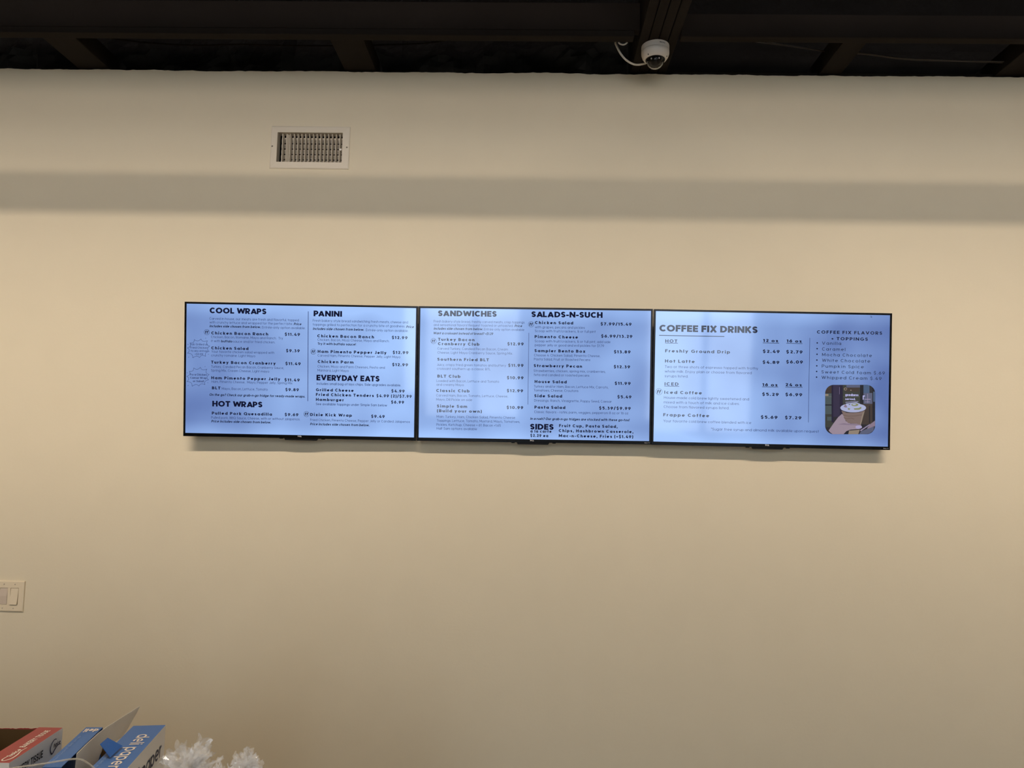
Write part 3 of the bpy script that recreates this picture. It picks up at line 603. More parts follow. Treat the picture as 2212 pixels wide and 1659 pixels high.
LAB = {1: 'left of three wall televisions, showing cool wraps, panini and everyday eats menu',
       2: 'middle wall television, showing the sandwiches and salads menu',
       3: 'right of three wall televisions, showing coffee drinks menu and coffee cup photo'}
SW0, SW1, SZb, SZt = -TW / 2 + 0.0075, TW / 2 - 0.0075, -TH / 2 + 0.0135, TH / 2 - 0.0078
for k, (X_, Y_, Z_, tilt, yaw, roll) in TV.items():
    e = thing('television', LAB[k], 'television', (X_, Y_, Z_))
    Rm = Matrix.Rotation(yaw, 3, 'Z') @ Matrix.Rotation(tilt, 3, 'X') @ Matrix.Rotation(roll, 3, 'Y')
    e.rotation_mode = 'QUATERNION'; e.rotation_quaternion = Rm.to_quaternion()
    Rn = np.array(Rm); org = np.array((X_, Y_, Z_)); nrm = Rn @ np.array((0, 1, 0))
    def loc(zoom, zx, zy):
        ox, oy, s = ZOOM[zoom]; p = on_plane((ox + zx / s, oy + zy / s), org, nrm); l = Rn.T @ (p - org); return l[0], l[2]
    # bezel
    mb = MB(); O = (-TW / 2, TW / 2, -TH / 2, TH / 2); I = (SW0, SW1, SZb, SZt)
    ring(mb, O, O, 0.020, 0.0); ring(mb, O, I, 0.0, 0.0); ring(mb, I, I, 0.0, 0.0025)
    fr = mb.build('bezel', BLK, e)
    mb = MB(); mb.box((-TW / 2 + 0.003, 0.0035, -TH / 2 + 0.003), (TW / 2 - 0.003, 0.020, TH / 2 - 0.003))
    mb.build('back_panel', BLKM, e)
    mb = MB(); mb.add([(-0.36, 0.02, -TH / 2 + 0.02), (0.36, 0.02, -TH / 2 + 0.02), (0.36, 0.02, 0.10), (-0.36, 0.02, 0.10), (-0.34, 0.048, -TH / 2 + 0.03), (0.34, 0.048, -TH / 2 + 0.03), (0.34, 0.048, 0.06), (-0.34, 0.048, 0.06)],
                      [(4, 5, 6, 7), (0, 1, 5, 4), (1, 2, 6, 5), (2, 3, 7, 6), (3, 0, 4, 7)])
    mb.build('electronics_housing', BLKM, e)
    mb = MB(); mb.box((-0.15, 0.048, -0.12), (0.15, 0.066, 0.05)); mb.build('wall_bracket', BLKM, e)
    # receiver lip and stand sockets below the bezel
    lx = {1: (613, 686, 952.5), 2: (1116, 1187, 957), 3: (1625, 1694, 969)}[k]
    xa = (Rn.T @ (on_plane((lx[0], lx[2]), org, nrm) - org))[0]; xb = (Rn.T @ (on_plane((lx[1], lx[2]), org, nrm) - org))[0]
    zb_ = -TH / 2
    mb = MB(); mb.slab([(xa + 0.004, 0.016, zb_ - 0.0085), (xb - 0.006, 0.016, zb_ - 0.0085), (xb, 0.016, zb_ + 0.0005), (xa, 0.016, zb_ + 0.0005)], -0.012)
    mb.build('receiver_lip', BLKM, e)
    for xs0 in ((xa - 0.022, xa - 0.008), (xb + 0.012, xb + 0.026)):
        MB().box((xs0[0], 0.012, zb_ - 0.0036), (xs0[1], 0.020, zb_ + 0.0005)).build('stand_socket', BLKM, e)
    mb = MB(); xm = (xa + xb) / 2 - 0.004
    letters(mb, 'TCL', 'H', (xm - 0.009, -0.0004, zb_ + 0.0060), (1, 0, 0), (0, 0, 1), 0.0165, 0.0052); mb.build('maker_logo', INK, fr)
    if k > 1:
        mb = MB(); letters(mb, 'Roku TV', 'R', (TW / 2 - 0.026, -0.0004, zb_ + 0.0045), (1, 0, 0), (0, 0, 1), 0.021, 0.0034); mb.build('maker_logo', INK, fr)
    # screen
    mb = MB(); mb.quad((SW0, 0.0022, SZb), (SW1, 0.0022, SZb), (SW1, 0.0022, SZt), (SW0, 0.0022, SZt))
    scr = mb.build('screen', SCREENS[k], e)
    YT = 0.0018
    def line(mb, a, b, th, mi=0):
        a = np.array((a[0], YT, a[1])); b = np.array((b[0], YT, b[1])); d = (b - a) / np.linalg.norm(b - a); n = np.array((-d[2], 0, d[0])) * th / 2
        mb.quad(a - n, b - n, b + n, a + n, mi)
    for kind, s in MENU[k]:
        runs = s.split('|'); i = 0
        def klass(r):
            if r[0] in '_o' and r[1] == ' ': return None
            st = r.split(' ', 5)[4]
            return {'P': 'price', 'B': 'item_name', 'M': 'item_name'}.get(st, 'description') if kind == 'menu_item' else kind
        groups = []
        for r in runs:
            c = klass(r)
            if c is None: groups[-1][1].append(r)
            elif groups and groups[-1][0] == c and c in ('description', 'section_note', 'flavor_list'): groups[-1][1].append(r)
            else: groups.append((c, [r]))
        for gname, rs in groups:
            mb = MB()
            for r in rs:
                if r.startswith('_ '):
                    _, z, x0, y0, x1 = r.split(' '); x0, y0, x1 = float(x0), float(y0), float(x1)
                    a = loc(z, x0, y0); b = loc(z, x1, y0); line(mb, a, (b[0], a[1]), 0.0028 if x1 - x0 > 900 else 0.0018, 0)
                elif r.startswith('o '):
                    _, z, x0, y0 = r.split(' '); c = loc(z, float(x0), float(y0))
                    mb.add([(c[0] + 0.0029 * math.cos(q), YT, c[1] + 0.0029 * math.sin(q)) for q in np.linspace(0, 2 * math.pi, 15)[:-1]], [tuple(range(14))])
                else:
                    z, x0, y0, x1, st, text = r.split(' ', 5); x0, y0, x1 = float(x0), float(y0), float(x1)
                    a = loc(z, x0, y0); b = loc(z, x1, y0 + (x1 - x0) * 0.018)
                    cap = STY[st][3] / PXM
                    if k == 3: cap *= {'H': 1.16, 'R': 1.06}.get(st, 1.03)
                    letters(mb, text, st, (a[0], YT, a[1]), (1, 0, 0), (0, 0, 1), b[0] - a[0], cap, 1 if st in 'RN' else 0)
            mb.build(gname, [TXT, TXTL], scr)
    divs = {1: [('B', 203, 257, 'D', 195, 605, 0.0022)], 2: [('E', 2068, 565, 'G', 2050, 605, 0.0014)], 3: [('L', 808, 515, 'N', 785, 757, 0.0015)]}[k]
    for z0, x0, y0, z1, x1, y1, th in divs:
        mb = MB(); line(mb, loc(z0, x0, y0), loc(z1, x1, y1), th); mb.build('divider_line', NAVY, scr)
    badges = {1: [('A', 524, 612, 48), ('B', 288, 946, 48), ('D', 172, 826, 48)], 2: [('E', 380, 710, 50), ('F', 132, 385, 47)], 3: [('M', 187, 285, 56)]}[k]
    for z, bx_, by_, br in badges:
        c = loc(z, bx_, by_); r = br / ZOOM[z][2] / PXM; mb = MB(); n = 36
        for q in range(n):
            a0, a1 = 2 * math.pi * q / n, 2 * math.pi * (q + 1) / n
            mb.quad(*[(c[0] + rr * math.cos(aa), YT, c[1] + rr * math.sin(aa)) for rr, aa in ((r, a0), (r, a1), (r - 0.0011, a1), (r - 0.0011, a0))])
        letters(mb, 'ff', 'I', (c[0] - r * 0.62, YT, c[1] - r * 0.55), (1, 0, 0), (0, 0, 1), r * 1.24, r * 1.15)
        mb.build('round_badge', TXT, scr)
    if k == 1:
        tips = [(310, 738), (425, 727), (535, 757), (575, 850), (565, 942), (503, 1025), (400, 1047), (283, 1052), (193, 972), (190, 882), (235, 795)]
        for oz, texts in (('A', [('Sub Grilled or', 240, 833, 540, 'N'), ('Fried Chicken', 240, 890, 540, 'N'), ('to any entree', 250, 945, 540, 'N'), ('+$0.99', 320, 1002, 460, 'N')]),
                          ('C', [('Try a Chicken', 232, 165, 522, 'S'), ('Caesar Wrap', 240, 220, 522, 'S'), ('or Salad!', 287, 278, 475, 'S')])):
            off = (0, 0) if oz == 'A' else (-10, -700)
            T = [np.array(loc(oz, a + off[0], b + off[1])) for a, b in tips]; ctr = sum(T) / len(T); mb = MB()
            for q in range(len(T)):
                a, b = T[q], T[(q + 1) % len(T)]; m_ = (a + b) / 2; cpt = m_ + (ctr - m_) * 0.36
                pts = [(1 - u) ** 2 * a + 2 * u * (1 - u) * cpt + u * u * b for u in np.linspace(0, 1, 7)]
                for i in range(6): line(mb, pts[i], pts[i + 1], 0.0013)
            for (a, b), (c_, d_) in (((193, 815), (210, 828)), ((500, 722), (508, 708)), ((208, 1045), (222, 1032)), ((545, 988), (558, 994))):
                line(mb, loc(oz, a + off[0], b + off[1]), loc(oz, c_ + off[0], d_ + off[1]), 0.0013)
            for tx, x0, y0, x1, st in texts:
                a = loc(oz, x0, y0); b = loc(oz, x1, y0 + (x1 - x0) * 0.018)
                letters(mb, tx, st, (a[0], YT, a[1]), (1, 0, 0), (0, 0, 1), b[0] - a[0], 4.2 / PXM)
            mb.build('starburst', TXTL, scr)
    if k == 3:
        c = loc('L', 1780, 160); mb = MB(); s = 0.0075
        pts = [(0, 0), (0, -1.0), (0.25, -0.78), (0.42, -1.12), (0.56, -1.05), (0.42, -0.72), (0.72, -0.7)]
        P3 = [(c[0] + a * s, c[1] + b * s) for a, b in pts]
        for i in range(len(P3)): line(mb, P3[i], P3[(i + 1) % len(P3)], 0.0009)
        mb.build('mouse_pointer', NAVY, scr)
        pal = {'base': (46, 44, 50), 'stone': (74, 84, 86), 'stone2': (92, 96, 92), 'jamb': (54, 48, 70), 'jamb2': (40, 36, 56), 'glass': (60, 62, 58), 'brown': (66, 56, 52), 'dark': (34, 34, 42),
               'sky': (72, 92, 122), 'cream': (166, 172, 206), 'drizzle': (128, 134, 92), 'coffee': (122, 104, 100), 'coffee2': (104, 86, 80), 'skin': (150, 134, 148), 'skin2': (132, 116, 134),
               'nail': (166, 158, 196), 'lilac': (146, 134, 164), 'text': (186, 184, 232), 'grey': (88, 92, 116), 'tan': (140, 126, 112), 'edge': (120, 138, 172)}
        names = list(pal); pm = [mat('photo_' + n, (5, 5, 6), 0.10, 0.5, emit=pal[n]) for n in names]
        mb = MB(); lay = [YT]
        def clip(poly):   # keep the picture inside its rounded frame
            return [(min(max(x, 252), 1447), min(max(y, 236), 1416)) for x, y in poly]
        def poly(n, pts):
            lay[0] -= 0.00003; P = [loc('Q', x, y) for x, y in clip(pts)]
            P = [(a, lay[0], b) for a, b in P][::-1]; mb.add(P, [tuple(range(len(P)))], names.index(n))
        def ell(n, cx0, cy0, rx, ry, m=28): poly(n, [(cx0 + rx * math.cos(q), cy0 + ry * math.sin(q)) for q in np.linspace(0, 2 * math.pi, m + 1)[:-1]])
        def rr(x0, x1, y0, y1, r):
            o = []
            for cx0, cy0, a0 in ((x1 - r, y0 + r, -90), (x1 - r, y1 - r, 0), (x0 + r, y1 - r, 90), (x0 + r, y0 + r, 180)):
                o += [(cx0 + r * math.cos(math.radians(a0 + q)), cy0 + r * math.sin(math.radians(a0 + q))) for q in range(0, 91, 9)]
            return o
        def rpoly(n, x0, x1, y0, y1):   # a band cut to the rounded frame
            R0 = 205
            def yr(x):
                dx = max(252 + R0 - x, x - (1447 - R0), 0); q = R0 - math.sqrt(max(R0 * R0 - dx * dx, 0)); return 236 + q, 1416 - q
            xs_ = np.linspace(x0, x1, 9)
            top = [(x, max(y0, yr(x)[0])) for x in xs_]; bot = [(x, max(min(y1, yr(x)[1]), max(y0, yr(x)[0]))) for x in xs_]
            lay[0] -= 0.00003
            A_ = [loc('Q', *p) for p in top]; B_ = [loc('Q', *p) for p in bot]
            for i in range(8): mb.quad(*[(a, lay[0], b) for a, b in (B_[i], B_[i + 1], A_[i + 1], A_[i])], names.index(n))
        poly('edge', rr(246, 1453, 230, 1422, 208)) if False else None
        lay[0] -= 0.00003; P = [loc('Q', x, y) for x, y in rr(252, 1447, 236, 1416, 205)]; mb.add([(a, lay[0], b) for a, b in P][::-1], [tuple(range(len(P)))], 0)
        rpoly('stone', 253, 415, 440, 720); rpoly('brown', 253, 420, 260, 430); rpoly('stone2', 253, 415, 505, 525); rpoly('dark', 253, 425, 705, 725); rpoly('stone', 253, 430, 730, 940); rpoly('tan', 253, 330, 455, 500)
        rpoly('glass', 253, 440, 950, 1250); rpoly('stone', 300, 420, 1000, 1090)
        rpoly('jamb2', 405, 450, 236, 1130); rpoly('jamb', 445, 600, 236, 1000); rpoly('jamb2', 600, 672, 236, 980); rpoly('lilac', 592, 598, 290, 460)
        rpoly('glass', 675, 1085, 236, 700); rpoly('grey', 760, 1085, 238, 300); rpoly('brown', 730, 1060, 300, 400); rpoly('stone2', 680, 1075, 515, 525)
        rpoly('dark', 1085, 1168, 236, 1240); rpoly('sky', 1168, 1310, 240, 440); rpoly('grey', 1168, 1380, 430, 690); rpoly('brown', 1130, 1380, 690, 1180); rpoly('dark', 1380, 1446, 300, 1180); rpoly('sky', 1400, 1440, 400, 640)
        rpoly('dark', 1300, 1325, 740, 1150); rpoly('text', 1150, 1170, 490, 590); rpoly('text', 1170, 1200, 490, 515); rpoly('lilac', 1262, 1275, 450, 670); rpoly('lilac', 1190, 1340, 570, 590); rpoly('lilac', 1200, 1320, 640, 652)
        lay[0] -= 0.00003
        for tx, x0, y0, x1, cp in (('goodness', 730, 500, 1045, 58), ('served.', 730, 597, 975, 50)):
            a = loc('Q', x0, y0); b = loc('Q', x1, y0); letters(mb, tx, 'H', (a[0], lay[0], a[1]), (1, 0, 0), (0, 0, 1), b[0] - a[0], cp / 11.06 / PXM, names.index('text'))
        poly('text', [(735, 648), (1045, 630), (1045, 640), (735, 658)]); ell('tan', 735, 335, 38, 34); ell('brown', 738, 335, 22, 20); ell('tan', 865, 365, 16, 14)
        poly('skin', [(335, 1325), (440, 1170), (560, 1010), (650, 930), (700, 960), (740, 1100), (850, 1160), (1010, 1165), (1100, 1190), (1130, 1240), (1060, 1290), (860, 1305), (760, 1340), (690, 1414), (430, 1414), (370, 1370)])
        poly('coffee', [(640, 850), (760, 900), (920, 905), (1080, 890), (1200, 850), (1150, 1000), (1105, 1195), (1000, 1165), (800, 1150), (720, 1060), (690, 980)])
        poly('coffee2', [(675, 950), (800, 975), (980, 970), (1130, 945), (1128, 960), (980, 985), (800, 990), (680, 965)]); poly('coffee2', [(690, 1010), (760, 1040), (880, 1022), (950, 1050), (940, 1058), (870, 1035), (760, 1055), (700, 1030)])
        poly('tan', [(1150, 900), (1195, 860), (1150, 1020), (1108, 1190), (1080, 1180), (1120, 1000)])
        ell('cream', 920, 785, 308, 108); poly('cream', [(690, 740), (760, 680), (900, 665), (1000, 655), (1080, 690), (1160, 730), (1100, 800), (740, 800)])
        ell('drizzle', 960, 712, 85, 34); ell('cream', 945, 705, 45, 16); poly('drizzle', [(930, 800), (1050, 790), (1110, 760), (1115, 800), (1060, 830), (950, 830)]); poly('skin2', [(690, 760), (735, 690), (780, 770), (740, 780)]); poly('drizzle', [(790, 790), (850, 800), (830, 835), (795, 825)])
        poly('dark', [(810, 700), (845, 695), (850, 708), (815, 715)])
        poly('skin2', [(560, 1180), (700, 1150), (780, 1165), (1000, 1170), (1100, 1195), (1050, 1205), (780, 1195), (680, 1190)])
        ell('nail', 1050, 1245, 80, 42); poly('skin', [(700, 1195), (980, 1200), (975, 1290), (860, 1303), (700, 1290)])
        poly('tan', [(820, 1330), (1080, 1305), (1040, 1414), (800, 1414)]); poly('dark', [(770, 1345), (820, 1330), (800, 1414), (690, 1414)])
        poly('lilac', [(1085, 1320), (1310, 1175), (1322, 1190), (1100, 1345)]); poly('grey', [(1110, 1345), (1330, 1250), (1420, 1240), (1400, 1330), (1310, 1395), (1240, 1412), (1060, 1414)]); poly('skin2', [(1325, 1175), (1440, 1090), (1440, 1220), (1270, 1285), (1250, 1270)])
        mb.build('coffee_photograph', pm, scr)

# ------------------------------------------------------------------ counter with boxes at lower left
CT = 0.80
t = thing('counter', 'plain service counter under the cartons', 'counter', (-1.27, -1.7, 0))
local(t, MB().box((-2.2, -2.10, CT - 0.04), (-0.35, -1.30, CT))).build('worktop', mat('grey_laminate', (150, 146, 140), 0.4, 0.4, vary=0.08, scale=30), t, bevel=0.004)
local(t, MB().box((-2.15, -2.04, 0.0), (-0.40, -1.36, CT - 0.04))).build('base_cabinet', mat('white_laminate', (205, 200, 192), 0.5, 0.4), t)
ZT = 1.05
BLUE = mat('blue_carton_print', (66, 112, 176), 0.45, 0.4); BLUED = mat('deep_blue_carton_print', (26, 90, 168), 0.45, 0.4)
WCARD = mat('white_carton', (238, 232, 222), 0.6, 0.3); KRAFT_SHADE = mat('brown_and_shaded_carton_inside', (104, 80, 50), 0.8, 0.15); MAROON = mat('maroon_carton_inside', (84, 44, 34), 0.8, 0.15)
RED = mat('red_carton_print', (164, 64, 60), 0.45, 0.4); BLACKINK = mat('black_print', (38, 34, 34), 0.5, 0.3); NAVYINK = mat('navy_print', (38, 44, 72), 0.5, 0.3)
CREAMINK = mat('cream_print', (238, 224, 206), 0.5, 0.3); PALEINK = mat('pale_blue_print', (140, 168, 210), 0.5, 0.3)
def L3(p, z=ZT): return on_level(p, z)
Zv = np.array((0, 0, 1.0))
# blue deli paper carton (right)
b0, b1, b2, b3 = L3((288, 1568)), L3((358, 1566)), L3((275, 1659)), L3((210, 1659))   # far left, far right, near right, near left
ax = (b1 - b2); ax /= np.linalg.norm(ax); b2 = b1 - ax * 0.222; b3 = b0 - ax * 0.222
t = thing('deli_paper_box', 'blue and white deli paper carton, rightmost of the cartons', 'carton', tuple((b0 + b2) / 2 - Zv * (ZT - CT)))
dn = -Zv * (ZT - CT)
mb = MB(); mb.quad(b3, b2, b1, b0, 0)
for p, q in ((b2, b1), (b1, b0), (b0, b3), (b3, b2)): mb.quad(p + dn, q + dn, q, p, 1)
mb.quad(b0 + dn, b1 + dn, b2 + dn, b3 + dn, 1)
box = local(t, mb).build('carton_body', [BLUE, WCARD], t)
rt = (b1 - b0); wd = np.linalg.norm(rt); rt = rt / wd
mb = MB(); o = b0 + rt * wd * 0.44 - ax * 0.052 + Zv * 0.0006
letters(mb, 'deli paper', 'N', o, -ax, rt, 0.165, 0.026); local(t, mb).build('lettering', CREAMINK, t)
mb = MB(); o = b0 + rt * wd * 0.10 - ax * 0.12 + Zv * 0.0006
letters(mb, 'interfolded deli wrap', 'R', o, -ax, rt, 0.105, 0.005); local(t, mb).build('lettering', PALEINK, t)
sn = np.cross(ax, Zv); mb = MB(); o = b1 - ax * 0.218 - Zv * 0.055 + sn * 0.0008
letters(mb, 'deli paper', 'N', o, ax, Zv, 0.195, 0.032); local(t, mb).build('lettering', NAVYINK, t)
ZF = ZT
def plane_pts(zoompts, point, normal): return [on_plane((140 + x / 11.13, 1510 + y / 11.13), point, normal) for x, y in zoompts]
# its blue tuck flap leaning out to the left
fl = [on_level((265, 1611), ZT + 0.004), on_level((238, 1636), ZT + 0.004)]
fa = on_plane((140 + 850 / 11.13, 1510 + 1080 / 11.13), b0 - ax * 0.16 + np.array((0, 0, 0.0)), ax)
fb = on_plane((140 + 1030 / 11.13, 1510 + 930 / 11.13), b0 - ax * 0.125, ax)
mb = MB(); mb.slab([fl[1], fl[0], fb, fa], 0.0008); local(t, mb).build('tuck_flap', BLUED, t)
m0 = on_plane((140 + 1380 / 11.13, 1510 + 990 / 11.13), b0 - ax * 0.05, ax); m1 = on_plane((140 + 1600 / 11.13, 1510 + 780 / 11.13), b0 - ax * 0.02, ax)
mb = MB(); mb.slab([m0, b0 - ax * 0.075 - Zv * 0.003, b0 - ax * 0.01 - Zv * 0.003, m1], 0.0008); local(t, mb).build('torn_edge', MAROON, t)
# blue carton with the white lid panel raised (middle)
a0, a1, a2 = L3((186, 1571)), L3((222, 1571)), L3((163, 1628))
axa = (a1 - a2); axa /= np.linalg.norm(axa)
LA = 0.20; a2 = a1 - axa * LA; a3 = a0 - axa * LA
wA = b0 - a1; wA = wA - axa * (wA @ axa); inner = a1 + wA * 0.78; inner2 = a2 + wA * 0.78
t = thing('deli_paper_box', 'opened blue carton with its pale inner panel standing up, middle of the cartons', 'carton', tuple((a0 + inner2) / 2 - Zv * (ZT - CT)))
mb = MB(); mb.quad(a3, a2, a1, a0, 0)
mb.quad(a0 + dn, a3 + dn, a3, a0, 0)
mb.quad(a1 + dn, a0 + dn, a0, a1, 0)
mb.quad(a3 + dn, a2 + dn, a2, a3, 0)
mb.quad(a0 + dn, inner + dn, inner2 + dn, a3 + dn, 1)
local(t, mb).build('carton_body', [BLUE, WCARD], t)
mb = MB(); lowz = -Zv * 0.06
mb.slab([inner2 + lowz, inner + lowz, inner + dn, inner2 + dn], 0.001); mb.slab([inner + lowz, a1 - Zv * 0.04, a1 + dn, inner + dn], 0.001); mb.slab([a2 - Zv * 0.03, inner2 + lowz, inner2 + dn, a2 + dn], 0.001)
local(t, mb).build('inner_wall', KRAFT_SHADE, t)  # brown here stands in for shade on this carton's white inside
nA = np.cross(axa, Zv)
pl = plane_pts([(225, 1700), (265, 1310), (500, 1065), (740, 820), (920, 670), (1080, 560), (1650, 170), (1650, 330), (1625, 520), (1590, 740), (1480, 900), (1250, 1010), (900, 1200), (830, 1350), (760, 1700)], a1, nA)
mb = MB(); c0 = sum(pl) / len(pl)
def bow(p): s_ = (p - a2) @ axa / LA; h_ = (p - a2)[2]; return p + nA * (0.010 * max(0, s_) ** 2 * (h_ + 0.05) * 12 + 0.0008)
P = [bow(p) for p in pl]
bm = bmesh.new(); vs_ = [bm.verts.new(p) for p in P]; fc = bm.faces.new(vs_); bmesh.ops.triangulate(bm, faces=[fc])
bm.verts.ensure_lookup_table(); mb.add([tuple(v.co) for v in bm.verts], [tuple(v.index for v in f.verts) for f in bm.faces]); bm.free()
local(t, mb).build('lid_panel', WCARD, t, solid=0.0008)
rta = (a1 - a0); wda = np.linalg.norm(rta); rta /= wda
mb = MB(); letters(mb, 'deli', 'H', a0 + rta * wda * 0.06 - axa * 0.010 + Zv * 0.0006 + rta * wda * 0.86, -rta, axa * -1, wda * 0.8, 0.018); local(t, mb).build('lettering', CREAMINK, t)
mb = MB(); letters(mb, 'interfolded deli wrap', 'R', a3 + axa * 0.02 + rta * wda * 0.30 + Zv * 0.0006, axa, -rta, 0.13, 0.005); local(t, mb).build('lettering', PALEINK, t)
# red bakery tissue carton (left)
r0, r1, r2 = L3((84, 1571)), L3((136, 1572)), L3((20, 1648))
axr = r1 - r2; axr /= np.linalg.norm(axr); LR = np.linalg.norm(r1 - r2); r2 = r1 - axr * LR; r3 = r0 - axr * LR
pr = r0 - r1; wr = np.linalg.norm(pr); pr /= wr; r4 = r0 + pr * 0.088; r5 = r4 - axr * LR
t = thing('tissue_box', 'red and white bakery tissue carton with its top torn open, leftmost of the cartons', 'carton', tuple((r1 + r5) / 2 - Zv * (ZT - CT)))
mb = MB(); mb.quad(r3, r2, r1, r0, 0)
mb.quad(r2 + dn, r1 + dn, r1, r2, 1); mb.quad(r1 + dn, r0 + dn, r0, r1, 0); mb.quad(r4 + dn, r5 + dn, r5, r4, 0)
mb.quad(r3 + dn, r2 + dn, r2, r3, 1); mb.quad(r5 + dn, r3 + dn, r3, r5, 1); mb.quad(r1 + dn, r2 + dn, r5 + dn, r4 + dn, 1)
local(t, mb).build('carton_body', [RED, WCARD], t)
mb = MB(); n = 24; up_ = []; 
for i in range(n + 1):
    p = r0 + pr * 0.088 * i / n; up_.append(p - Zv * (0.0012 + 0.0030 * abs(noise.noise((i * 0.35, 2.2, 0))) + 0.002 * (i / n)))
for i in range(n): mb.slab([up_[i + 1], up_[i], up_[i] + dn * 0.98, up_[i + 1] + dn * 0.98], 0.0012)
local(t, mb).build('torn_edge', RED, t)
mb = MB(); ih = 0.0016
mb.quad(r0 - axr * ih + dn * .98, r4 - axr * ih + dn * .98, r4 - axr * ih - Zv * 0.0045, r0 - axr * ih - Zv * 0.0045)
mb.quad(r4 - pr * ih, r4 - pr * ih + dn * .98, r5 - pr * ih + dn * .98, r5 - pr * ih); mb.quad(r0 + dn * .5, r4 + dn * .5, r5 + dn * .5, r3 + dn * .5)
mb.quad(r0 - Zv * .001, r3 - Zv * .001, r3 + dn * .98, r0 + dn * .98)
local(t, mb).build('inner_wall', KRAFT_SHADE, t)
mb = MB(); rtr = -pr
letters(mb, 'BAKERY TISSUE', 'S', r2 + axr * LR * 0.40 - rtr * wr * 0.30 + Zv * 0.0006, axr, -rtr, LR * 0.50, 0.011)
cpts = [(0.30, 0.30), (0.17, 0.40), (0.07, 0.42), (0.045, 0.30), (0.10, 0.16), (0.20, 0.15), (0.30, 0.22), (0.40, 0.20)]
def swash(mb, org, ux, uy, pts, sx, sy, th, off):
    Q = smooth_path([Vector(org + ux * a * sx + uy * b * sy + off) for a, b in pts], 6)
    for i in range(len(Q) - 1):
        a, b = np.array(Q[i]), np.array(Q[i + 1]); d_ = b - a; nn = np.cross(off / np.linalg.norm(off), d_); nn /= np.linalg.norm(nn)
        w0 = th * (0.5 + 0.9 * math.sin(math.pi * i / len(Q))); w1 = th * (0.5 + 0.9 * math.sin(math.pi * (i + 1) / len(Q)))
        mb.quad(a - nn * w0 / 2, b - nn * w1 / 2, b + nn * w1 / 2, a + nn * w0 / 2)
swash(mb, r2, axr, pr, cpts, LR, wr, 0.0022, Zv * 0.0006)
letters(mb, 'hoice', 'I', r2 + axr * LR * 0.15 + pr * wr * 0.27 + Zv * 0.0006, axr, pr, LR * 0.20, 0.010)
local(t, mb).build('lettering', CREAMINK, t)
sr = np.cross(axr, Zv); mb = MB()
letters(mb, 'BAKERY TISSUE', 'S', r1 - axr * LR * 0.92 - Zv * 0.0325 + sr * 0.0008, axr, Zv, LR * 0.53, 0.0145)
local(t, mb).build('lettering', BLACKINK, t)
mb = MB(); oS = r1 - axr * LR * 0.26 - Zv * 0.042
swash(mb, oS, axr, Zv, [(0.62, 1.0), (0.40, 1.08), (0.15, 0.85), (0.08, 0.45), (0.25, 0.10), (0.50, 0.30), (0.80, 0.50), (1.05, 0.42)], LR * 0.22, 0.027, 0.0022, sr * 0.0008)
letters(mb, 'hoice', 'I', oS + axr * LR * 0.08 + Zv * 0.013 + sr * 0.0008, axr, Zv, LR * 0.14, 0.009)
local(t, mb).build('lettering', NAVYINK, t)

# clear acrylic bin standing in front of the cartons
ACR = mat('clear_acrylic', (250, 250, 250), 0.04, 0.5, trans=1.0, ior=1.15)
ZA = 1.075
k0, k1 = L3((165, 1640), ZA), L3((40, 1657.5), ZA); axk = k0 - k1; axk /= np.linalg.norm(axk)
nk = np.cross(axk, Zv)
edge = [on_plane(p, k0, nk) for p in ((40, 1657.5), (80, 1652), (120, 1645.5), (150, 1640.5), (165, 1639.5), (176, 1641), (186, 1646), (196, 1653), (204, 1660))]
k3 = edge[0] - axk * 0.10; kend = edge[-1]; kbot = kend.copy(); kbot[2] = CT
t = thing('acrylic_bin', 'clear acrylic holder with a rounded corner in front of the cartons', 'holder', tuple(k0 - Zv * (ZA - CT)))
crv = smooth_path([k3] + edge, 4)
mb = MB()
for i in range(len(crv) - 1):
    a, b = np.array(crv[i]), np.array(crv[i + 1]); a_ = a.copy(); b_ = b.copy(); a_[2] = b_[2] = CT + 0.001
    mb.quad(a_, b_, b, a)
local(t, mb).build('front_panel', ACR, t, solid=0.002)
RIM = mat('polished_acrylic_edge', (236, 226, 206), 0.08, 0.9, alpha=0.35)
local(t, MB().tube(crv, 0.0017, 8)).build('polished_rim', RIM, t, smooth=True)

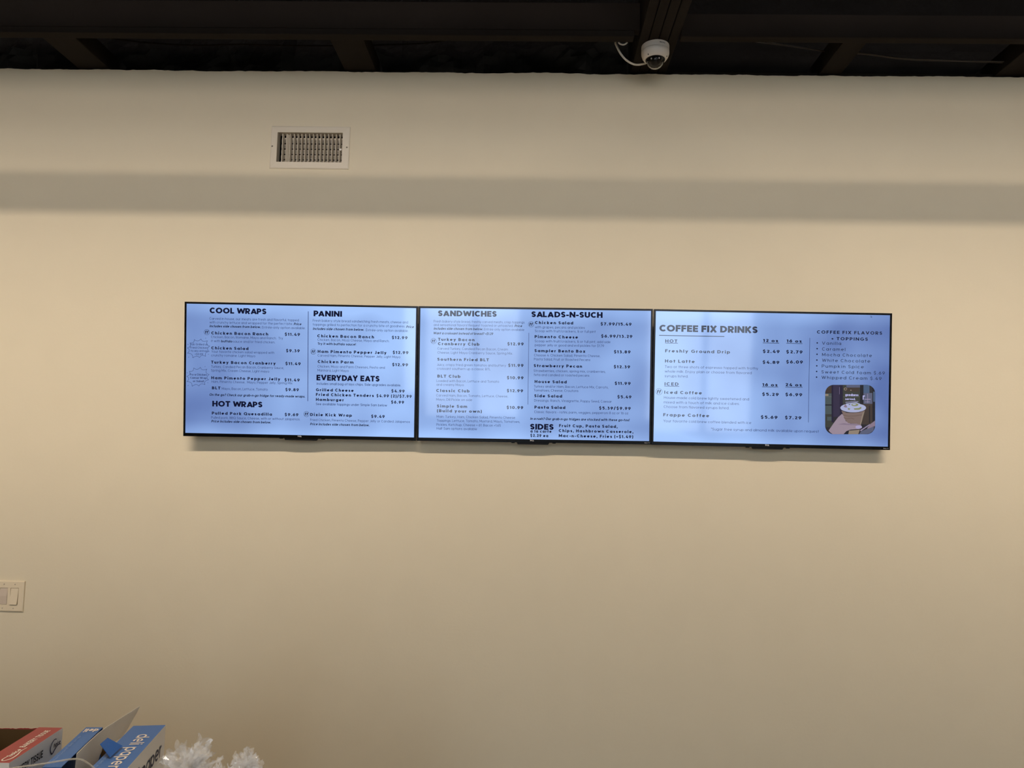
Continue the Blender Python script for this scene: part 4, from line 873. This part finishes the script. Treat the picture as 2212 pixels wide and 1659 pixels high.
# crumpled cellophane bags
CELL = bpy.data.materials.new('crumpled_cellophane'); CELL.use_nodes = True; nt = CELL.node_tree
b = nt.nodes['Principled BSDF']; b.inputs['Base Color'].default_value = (0.96, 0.95, 0.93, 1); b.inputs['Roughness'].default_value = 0.05; b.inputs['Specular IOR Level'].default_value = 1.0; b.inputs['IOR'].default_value = 1.7
tr = nt.nodes.new('ShaderNodeBsdfTransparent'); mx = nt.nodes.new('ShaderNodeMixShader'); mx.inputs[0].default_value = 0.30
nt.links.new(tr.outputs[0], mx.inputs[1]); nt.links.new(b.outputs[0], mx.inputs[2]); nt.links.new(mx.outputs[0], nt.nodes['Material Output'].inputs[0])
def bag(label, px_c, py_c, px_r, zc, seed, n):
    """a clear bag standing on the counter, its gathered top frilled into crumpled folds"""
    rnd = random.Random(seed); base = on_level((px_c, py_c), zc); dist = np.linalg.norm(base - CAM); R_ = px_r / FOC * dist
    t = thing('cellophane_bag', label, 'bag', (base[0], base[1], CT)); ctr = Vector((0, 0, base[2] - CT))
    mb = MB()
    for i in range(n):
        u = rnd.uniform(-0.35, 1.0); an = rnd.uniform(0, 2 * math.pi); k = math.sqrt(1 - u * u)
        d_ = Vector((k * math.cos(an), k * math.sin(an), u)); ln = R_ * rnd.uniform(0.62, 1.04); wd_ = R_ * rnd.uniform(0.22, 0.5)
        sd = d_.cross(Vector((rnd.uniform(-1, 1), rnd.uniform(-1, 1), rnd.uniform(-1, 1)))).normalized(); nn = d_.cross(sd)
        A_, B_ = 9, 7; vs_ = []
        for p in range(A_):
            for q in range(B_):
                f = p / (A_ - 1); g = q / (B_ - 1) - 0.5
                w_ = wd_ * (0.25 + 0.9 * f); P_ = ctr + d_ * ln * (0.15 + 0.85 * f) + sd * g * w_
                c_ = P_ / R_; P_ = P_ + nn * R_ * (0.13 * noise.noise(c_ * 4 + Vector((i, seed, 0))) + 0.07 * noise.noise(c_ * 11 + Vector((seed, i, 3))) + 0.08 * rnd.uniform(-1, 1)) + d_ * R_ * 0.06 * rnd.uniform(-1, 1)
                vs_.append(P_)
        fs = []
        for p in range(A_ - 1):
            for q in range(B_ - 1):
                a_ = p * B_ + q; fs += [(a_, a_ + 1, a_ + B_), (a_ + 1, a_ + B_ + 1, a_ + B_)]
        mb.add(vs_, fs)
    mb.build('gathered_top', CELL, t)
    mb = MB(); pr_ = []
    H_ = ctr.z - 0.2 * R_
    pr_ = [(0.0001, 0.0), (R_ * 0.8, 0.0), (R_ * 0.85, H_ * 0.3), (R_ * 0.8, H_ * 0.7), (R_ * 0.45, H_ * 0.92), (R_ * 0.25, H_)]
    mb.lathe(pr_, (0, 0, 0), 28); mb.v = [(x * (1 + 0.06 * noise.noise((x * 60, y * 60, z * 30))), y * (1 + 0.06 * noise.noise((y * 60, z * 40, x * 60))), z) for x, y, z in mb.v]
    mb.build('bag_body', CELL, t)
bag('large crumpled clear cellophane bag beside the blue and white carton', 406, 1668, 58, 1.03, 3, 72)
bag('small low crumpled clear cellophane bag between the two taller ones', 470, 1668, 18, 1.055, 11, 30)
bag('rightmost crumpled clear cellophane bag on the counter', 528, 1660, 35, 1.03, 23, 56)
